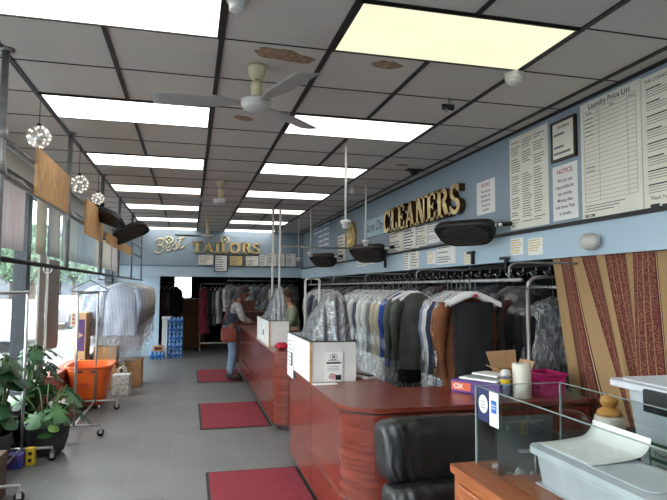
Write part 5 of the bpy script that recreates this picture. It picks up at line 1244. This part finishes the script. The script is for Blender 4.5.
# curved white sheet standing over the box
s = MB()
def sh(u, v):
    q = v; 
    if q < .55: x = 1.215+.18*q/.55; z = 1.0485+.012*(q/.55)**2
    else: w_ = (q-.55)/.45; x = 1.395+.05*sin(w_*PI/2); z = 1.0605+.058*w_**1.4
    return (x+.02, 1.60+.28*u, z)
s.grid(sh, 6, 30, M_paper); tag(s.build('paper_sheet', loc=(1.3, 1.5, 1.05), solid=.001), 'white paper sheet curling up over the low box inside the glass case', 'paper')
s = MB(); s.grid(lambda u, v: (1.17+.11*u, 1.98+.12*v, .906+.10*(1-abs(2*u-1))*(1-abs(2*v-1))+.02*nz(u*5, v*5)), 14, 14, M_plastic2); tag(s.build('plastic_bag', loc=(1.2, 2.04, .904)), 'small crumpled clear plastic bag inside the far end of glass case', 'bag')
# table under tall box, jar with wooden stopper
t = T('side_table', 'plain dark side table behind the glass case carrying the tall storage box', 'table', (2.15, 1.6, 0))
s = MB(); s.box((1.63, .7, .85), (2.66, 2.62, .88), M_plinth); s.build('tabletop', t, bevel=.004)
for x in (1.67, 2.62):
    for y in (.74, 2.58): s = MB(); s.box((x-.025, y-.025, 0), (x+.025, y+.025, .85), M_plinth); s.build('leg', t)
t = T('jar', 'cream ceramic jar with turned wooden ball stopper beside the tall storage box', 'jar', (1.98, 2.42, .881))
s = MB(); s.lathe([(.05, .882), (.066, .89), (.069, .92), (.069, .985), (.066, .993), (.05, .996)], (1.98, 2.42, 0), mat('cream_ceramic', (226,214,200), (216,202,186), 5, .35), 30); s.build('body', t)
s = MB(); s.lathe([(.05, .997), (.058, 1.0), (.058, 1.008), (.05, 1.022), (.032, 1.032), (.027, 1.037), (.034, 1.045), (.041, 1.058), (.041, 1.072), (.032, 1.087), (.014, 1.096), (0, 1.097)], (1.98, 2.42, 0), mat('turned_wood', (206,150,78), (184,124,56), 6, .4, stretch=(1, 1, 7)), 28); s.build('stopper', t)
# ------------------------------------------------------------------ people
def skin(pts, edges, rad, sub=2):
    me = bpy.data.meshes.new('figure'); me.from_pydata([tuple(p) for p in pts], edges, [])
    o = bpy.data.objects.new('figure', me); COL.objects.link(o)
    md = o.modifiers.new('skin', 'SKIN'); md.use_smooth_shade = True; md.branch_smoothing = .6
    for i, r in enumerate(rad):
        sv = me.skin_vertices[0].data[i]; sv.radius = (r, r) if not isinstance(r, tuple) else r; sv.use_root = (i == 0)
    ms = o.modifiers.new('sub', 'SUBSURF'); ms.levels = sub; ms.render_levels = sub
    dg = bpy.context.evaluated_depsgraph_get(); dg.update()
    m2 = bpy.data.meshes.new_from_object(o.evaluated_get(dg))
    vs = [v.co.copy() for v in m2.vertices]; fs = [tuple(p.vertices) for p in m2.polygons]
    bpy.data.objects.remove(o); bpy.data.meshes.remove(me); bpy.data.meshes.remove(m2)
    return vs, fs
M_skinA = mat('brown_skin', (120,78,58), (108,68,50), 9, .5); M_skinB = mat('light_skin', (206,160,132), (192,144,118), 9, .5)
M_eye = mat('eye_white', (224,220,214), None, 5, .3); M_iris = mat('dark_iris', (38,26,20), None, 5, .3); M_lip = mat('lip', (150,84,76), None, 5, .5)
def head(s, c, fwd, skinm, hz=.112):
    """face looks along fwd"""
    fx = Vector(fwd).normalized(); up = Vector((0, 0, 1)); side = up.cross(fx).normalized(); up = fx.cross(side)
    M = Matrix(((fx.x, side.x, up.x, c[0]), (fx.y, side.y, up.y, c[1]), (fx.z, side.z, up.z, c[2]), (0, 0, 0, 1)))
    def fn(u, v):
        a = 2*PI*u; p = PI*(v-.5); x = cos(a)*cos(p); y = sin(a)*cos(p); z = sin(p)
        X = .098*x; Y = .076*y; Z = hz*z
        if z < -.2: k = 1-.28*min(1, (-z-.2)/.8); Y *= k; X *= 1-.12*min(1, (-z-.2)/.8) if x < 0 else 1
        if x > .3:
            X += .028*math.exp(-((Y/.013)**2+((Z+.012)/.026)**2))            # nose
            X -= .009*(math.exp(-(((Y-.03)/.016)**2+((Z-.012)/.014)**2))+math.exp(-(((Y+.03)/.016)**2+((Z-.012)/.014)**2)))  # eye sockets
            X += .006*math.exp(-((Y/.03)**2+((Z+.055)/.010)**2))             # lips
            X += .008*math.exp(-((Y/.03)**2+((Z+.092)/.018)**2))             # chin
        return M @ Vector((X, Y, Z))
    s.grid(fn, 40, 30, skinm, cu=True)
    for sg in (-1, 1):
        s.sphere(M @ Vector((.083, .03*sg, .012)), .012, M_eye, 10, 8); s.sphere(M @ Vector((.091, .03*sg, .012)), .0065, M_iris, 8, 6)
        s.sphere(M @ Vector((-.005, .079*sg, .0)), (.016, .010, .028), skinm, 10, 8)
    s.sphere(M @ Vector((.092, 0, -.055)), (.008, .022, .005), M_lip, 10, 6)
    return M
def hand(s, w, d, up, skinm, mirror=1):
    """palm from wrist w along d; five unequal bent fingers"""
    d = Vector(d).normalized(); side = d.cross(Vector(up)).normalized()*mirror; n = side.cross(d)*mirror
    w = Vector(w); P_ = lambda a, b_, c: w+d*a+side*b_+n*c
    vs, fs = skin([P_(-.015, 0, 0), P_(.03, 0, .002), P_(.075, 0, 0)], [(0, 1), (1, 2)], [(.022, .018), (.036, .014), (.034, .012)], 1); s.add(vs, fs, skinm, True)
    for k, (b_, L) in enumerate(((-.030, .062), (-.010, .076), (.010, .080), (.029, .070))):
        s.tube([P_(.07, b_, 0), P_(.07+L*.45, b_*1.1, .004), P_(.07+L*.75, b_*1.1, -.008), P_(.07+L*.92, b_*1.05, -.024)], [.0095, .0088, .008, .006], skinm, 8)
    s.tube([P_(.015, .026, 0), P_(.045, .05, -.004), P_(.072, .058, -.012)], [.012, .010, .007], skinm, 8)
def hair(s, M, m, long=.0, hz=.112):
    def fn(u, v):
        a = 2*PI*u; x = cos(a); zc = -.10-.55*(x < 0)*min(1, -x*1.3)*(1+long) + .42*max(0, x)
        zc = max(-.95, zc); z = zc+(1-zc)*v; q = math.sqrt(max(0, 1-z*z)); r_ = 1.10+.04*nz(u*9, v*6)
        return M @ Vector((.098*x*q*r_-.006, .076*sin(a)*q*r_*1.06, hz*z*1.09))
    s.grid(fn, 36, 14, m, cu=True)
# --- customer leaning on the far counter, seen from her right side
t = T('person', 'person in navy vest, pale sleeves and light blue jeans leaning on the far counter', 'person', (.70, 10.25, 0.0105))
yc = 10.25; J = {}
J['pel'] = (.66, yc, .90); J['sp'] = (.685, yc, 1.06); J['ch'] = (.745, yc, 1.22); J['nk'] = (.80, yc, 1.355); J['hd'] = (.84, yc, 1.43)
for n_, sg in (('r', -1), ('l', 1)):
    J['hip'+n_] = (.66, yc+.085*sg, .83); J['kn'+n_] = (.70, yc+.095*sg, .47); J['an'+n_] = (.655, yc+.10*sg, .09); J['to'+n_] = (.80, yc+.12*sg, .043)
    J['sh'+n_] = (.755, yc+.175*sg, 1.30); J['el'+n_] = (.835, yc+.235*sg, 1.06); J['wr'+n_] = (1.02, yc+.14*sg, .985)
names = list(J); idx = {k: i for i, k in enumerate(names)}
E_ = [('pel', 'sp'), ('sp', 'ch'), ('ch', 'nk'), ('nk', 'hd')]+[e for n_ in 'rl' for e in (('pel', 'hip'+n_), ('hip'+n_, 'kn'+n_), ('kn'+n_, 'an'+n_), ('an'+n_, 'to'+n_), ('ch', 'sh'+n_), ('sh'+n_, 'el'+n_), ('el'+n_, 'wr'+n_))]
RAD = {'pel': .125, 'sp': .112, 'ch': .125, 'nk': .052, 'hd': .05, 'hip': .085, 'kn': .056, 'an': .04, 'to': .034, 'sh': .06, 'el': .04, 'wr': .027}
def rad(k): return RAD[k] if k in RAD else RAD[k[:-1]]
def body(t, J, skinm, fwd, hairm, long, clothes, hands):
    s = MB(); vs, fs = skin([J[k] for k in names], [(idx[a], idx[b_]) for a, b_ in E_], [rad(k) for k in names]); s.add(vs, fs, skinm, True)
    hc = Vector(J['hd'])+Vector(fwd)*.03+Vector((0, 0, .085))
    M = head(s, hc, fwd, skinm)
    for n_, d, up, mi in hands: hand(s, J['wr'+n_], d, up, skinm, mi)
    s.build('body', t)
    s = MB(); hair(s, M, hairm, long); s.build('hair', t)
    for nm, ks, es, g, m, ends in clothes:
        pts = [Vector(J[k]) for k in ks]; ii = {k: i for i, k in enumerate(ks)}
        ed = [(ii[a], ii[b_]) for a, b_ in E_ if a in ii and b_ in ii]; rr = [rad(k)*g.get(k, g.get(k[:-1], g['*'])) for k in ks]
        for a, b_, f, r_ in ends:
            pts.append(Vector(J[a])*(1-f)+Vector(J[b_])*f); rr.append(r_); ed.append((ii[a], len(pts)-1))
        s = MB(); vs, fs = skin(pts, ed, rr); s.add(vs, fs, m, True); s.build(nm, t)
J = {k: Vector(v)+Vector((.05, 0, .012)) for k, v in J.items()}
M_jean = mat('light_blue_denim', (128,148,172), (106,126,152), 14, .9, bump=.3, bscale=40); M_slv = mat('pale_grey_knit', (164,162,160), (142,140,140), 16, .95, bump=.3, bscale=50); M_vest = mat('navy_vest_cloth', (50,54,76), (40,44,62), 10, .85); M_hairA = mat('dark_brown_hair', (40,28,24), (28,20,16), 22, .6, bump=.5, bscale=60); M_shoe = mat('dark_shoe', (40,38,38), None, 8, .6); M_ltr = mat('red_brown_leather', (134,62,46), (112,48,36), 9, .45)
body(t, J, M_skinA, Vector((.97, -.05, -.22)).normalized(), M_hairA, .55, [
 ('jeans', ['pel', 'hipr', 'hipl', 'knr', 'knl', 'anr', 'anl'], None, {'*': 1.14, 'kn': 1.3, 'an': 1.55}, M_jean, []),
 ('sweater', ['pel', 'sp', 'ch', 'shr', 'shl', 'elr', 'ell'], None, {'*': 1.2, 'sh': 1.32, 'el': 1.5}, M_slv, [('elr', 'wrr', .85, .042), ('ell', 'wrl', .85, .042), ('ch', 'nk', .6, .062)]),
 ('vest', ['pel', 'sp', 'ch'], None, {'*': 1.42}, M_vest, [('ch', 'nk', .7, .088), ('ch', 'shr', .62, .10), ('ch', 'shl', .62, .10), ('pel', 'hipr', .9, .13), ('pel', 'hipl', .9, .13)]),
], [('r', (.85, .3, -.35), (0, 0, 1), 1), ('l', (.85, -.3, -.35), (0, 0, 1), -1)])
s = MB()
for sg in (-1, 1):
    y = yc+.11*sg; s.grid(lambda u, v: (.775+.135*cos(2*PI*u)*sin(PI*v)**.6+.0, y+.047*sin(2*PI*u)*sin(PI*v)**.6, .052-.04*cos(PI*v)+(.03*(1-v)*0)+(.03 if cos(2*PI*u) < -.2 else 0)*v), 20, 10, M_shoe, cu=True)
s.build('shoes', t)
t = T('shoulder_bag', 'red-brown leather shoulder bag at the hip of the leaning customer', 'bag', (.60, 10.0, .78))
s = cushion((.66, 10.035, .80), .135, .06, .13, 4); s.mats = [M_ltr]; po = s.build('pouch', t)
s = MB(); s.box((.54, 9.972, .80), (.78, 9.985, .915), M_ltr); s.build('flap', po, bevel=.006)
s = MB(); s.tube([(.55, 10.03, .90), (.585, 10.05, 1.10), (.66, 10.07, 1.32), (.74, 10.14, 1.405), (.83, 10.09, 1.30), (.82, 10.05, 1.10), (.77, 10.03, .91)], .009, M_ltr, 6); s.build('strap', t)
# --- clerk behind the far counter
t = T('person', 'clerk with short brown hair and pale green shirt standing behind the far counter', 'person', (1.78, 9.7, 0))
yc = 9.70; J = {}; xo = 1.74
J['pel'] = (xo, yc, .86); J['sp'] = (xo-.015, yc, 1.02); J['ch'] = (xo-.05, yc, 1.18); J['nk'] = (xo-.09, yc, 1.31); J['hd'] = (xo-.115, yc, 1.375)
for n_, sg in (('r', 1), ('l', -1)):
    J['hip'+n_] = (xo, yc+.085*sg, .80); J['kn'+n_] = (xo-.02, yc+.095*sg, .45); J['an'+n_] = (xo+.01, yc+.10*sg, .085); J['to'+n_] = (xo-.13, yc+.12*sg, .04)
    J['sh'+n_] = (xo-.05, yc+.18*sg, 1.25); J['el'+n_] = (xo-.10, yc+.24*sg, 1.02); J['wr'+n_] = (xo-.31, yc+.16*sg, .965)
J = {k: Vector(v) for k, v in J.items()}
M_shirtG = mat('pale_green_shirt', (150,158,136), (132,142,120), 10, .9); M_trou = mat('dark_trousers', (50,50,56), None, 8, .9); M_hairB = mat('brown_hair', (84,54,38), (62,40,28), 22, .6, bump=.5, bscale=60)
body(t, J, M_skinB, Vector((-.90, -.25, -.22)).normalized(), M_hairB, .1, [
 ('trousers', ['pel', 'hipr', 'hipl', 'knr', 'knl', 'anr', 'anl'], None, {'*': 1.14, 'kn': 1.3, 'an': 1.5}, M_trou, []),
 ('shirt', ['pel', 'sp', 'ch', 'shr', 'shl', 'elr', 'ell'], None, {'*': 1.16, 'sh': 1.3, 'el': 1.5}, M_shirtG, [('elr', 'wrr', .8, .044), ('ell', 'wrl', .8, .044), ('ch', 'nk', .6, .066)]),
], [('r', (-.9, -.2, -.25), (0, 0, 1), -1), ('l', (-.9, .2, -.25), (0, 0, 1), 1)])
s = MB()
for sg in (-1, 1):
    y = yc+.11*sg; s.grid(lambda u, v: (xo-.06+.13*cos(2*PI*u)*sin(PI*v)**.6, y+.046*sin(2*PI*u)*sin(PI*v)**.6, .042-.04*cos(PI*v)), 20, 10, M_shoe, cu=True)
s.build('shoes', t)
# ------------------------------------------------------------------ the street outside the shop window
b = MB(); b.box((-60, -40, -.25), (XL-.12, 80, -.12), mat('pale_concrete', (128,130,132), (112,114,116), .8, .8)); struct(b.build('ground'))
M_tl = mat('street_tree_leaf', (122,146,120), (90,118,92), 4, .7); M_bark = mat('bark', (96,82,70), (74,62,52), 9, .9)
def tree(x, y, h, r_, lab, seed):
    t = T('street_tree', lab, 'tree', (x, y, -.12), 0, 'street trees outside'); rnd = random.Random(seed)
    s = MB(); s.tube([(x, y, -.12), (x+.05, y, h*.4), (x, y+.05, h*.7)], [.14, .11, .06], M_bark, 10)
    for k in range(5): a = k*1.26; s.tube([(x, y, h*.45), (x+.5*r_*cos(a), y+.5*r_*sin(a), h*.75)], [.05, .02], M_bark, 6)
    s.build('trunk', t)
    s = MB()
    for k in range(900):
        z = 2*rnd.random()-1; a = rnd.random()*2*PI; q = math.sqrt(1-z*z); rr = r_*(.55+.5*rnd.random())*(1+.3*nz(q*cos(a)*2+seed, q*sin(a)*2, z*2))
        c = Vector((x+rr*q*cos(a), y+rr*q*sin(a), h*.8+rr*z*.8)); R = rotm(rnd.random()*6, rnd.random()*6, rnd.random()*6); e = .17
        s.add([c+(R @ Vector(p)) for p in ((-e, 0, 0), (0, -e*.5, .02), (e, 0, 0), (0, e*.5, .02))], [(0, 1, 2, 3)], M_tl)
    s.build('foliage', t)
for k, (x, y, h, r_) in enumerate(((-5.6, 23, 3.4, 1.25), (-7.9, 29, 3.8, 1.6), (-6.9, 38, 4.2, 1.9), (-12, 47, 5.0, 2.4))):
    tree(x, y, h, r_, ['nearest green tree seen through the left part of shop window', 'second green street tree outside beyond the first', 'farthest street tree outside the shop window', 'street tree standing farthest from the shop across the road'][k], k)
def car(x, y, lab, c):
    t = T('parked_car', lab, 'car', (x, y, -.12), 0, 'parked cars outside')
    Mx = frame((x+.85, y, -.12), (0, 1, 0), (0, 0, 1))
    pm = mat('car_paint_%d' % c[0], c, None, 2, .3, coat=.6); gm = mat('car_glass', (46,52,58), None, 3, .1)
    s = MB(); s.prism([(-2.1, .3), (2.1, .3), (2.15, .62), (1.9, .82), (1.1, .9), (.6, 1.32), (-.9, 1.36), (-1.6, .95), (-2.1, .85)], -1.7, 0, pm, Mx); s.build('body', t, bevel=.06)
    s = MB(); s.prism([(.95, .92), (.52, 1.26), (-.85, 1.29), (-1.4, .95)], -1.71, .01, gm, Mx); s.build('window', t)
    for yy in (-1.35, 1.3):
        for xx in (-.83, .83): s = MB(); s.cyl((x+xx-.1, y+yy, .2), (x+xx+.1, y+yy, .2), .32, M_rubber, 20); s.build('wheel', t)
car(-5.3, 18.5, 'nearer pale parked car outside the shop window', (196,198,202)); car(-5.6, 27, 'farther silver parked car outside the shop window', (150,156,164))
def building(x0, y0, x1, y1, h, lab, c):
    t = T('street_building', lab, 'building', ((x0+x1)/2, (y0+y1)/2, -.12), 0, 'buildings across the street')
    m = mat('facade_%d' % c[0], c, None, 1, .8); s = MB(); s.box((x0, y0, -.12), (x1, y1, h), m); s.build('wall', t)
    s = MB(); s.box((x0-.2, y0-.2, h), (x1+.2, y1+.2, h+.3), M_mull); s.build('roof', t)
    n = int((y1-y0)/3)
    for k in range(n):
        for z in (.9, 3.9):
            if z+1.6 < h: s = MB(); s.box((x1-.05, y0+.7+3*k, z), (x1+.03, y0+2.3+3*k, z+1.6), mat('car_glass', (46,52,58), None, 3, .1)); s.build('window', t)
building(-26, 62, -14, 86, 7.4, 'long pale two-storey building across the street', (120,124,130)); building(-13.2, 66, -9, 84, 4.2, 'low grey-blue shop building across the street', (104,112,122))
w = bpy.data.worlds.new('overcast_sky'); S.world = w; w.use_nodes = True
n = w.node_tree.nodes; l = w.node_tree.links; bg = n['Background']
tc = n.new('ShaderNodeTexCoord'); sp = n.new('ShaderNodeSeparateXYZ'); l.new(tc.outputs['Generated'], sp.inputs[0])
rp = n.new('ShaderNodeValToRGB'); rp.color_ramp.elements[0].position = .0; rp.color_ramp.elements[0].color = (.90, .95, .98, 1); rp.color_ramp.elements[1].position = .6; rp.color_ramp.elements[1].color = (.98, .985, .98, 1)
l.new(sp.outputs['Z'], rp.inputs['Fac']); l.new(rp.outputs[0], bg.inputs['Color']); bg.inputs['Strength'].default_value = 5.5
S.view_settings.view_transform = 'Standard'; S.view_settings.look = 'None'; S.view_settings.gamma = 1; S.view_settings.exposure = .95; S.view_settings.use_curve_mapping = False
cy = S.cycles; cy.max_bounces = 8; cy.diffuse_bounces = 4; cy.glossy_bounces = 4; cy.transparent_max_bounces = 24; cy.caustics_reflective = False; cy.caustics_refractive = False; cy.sample_clamp_indirect = 4
cy.use_denoising = True
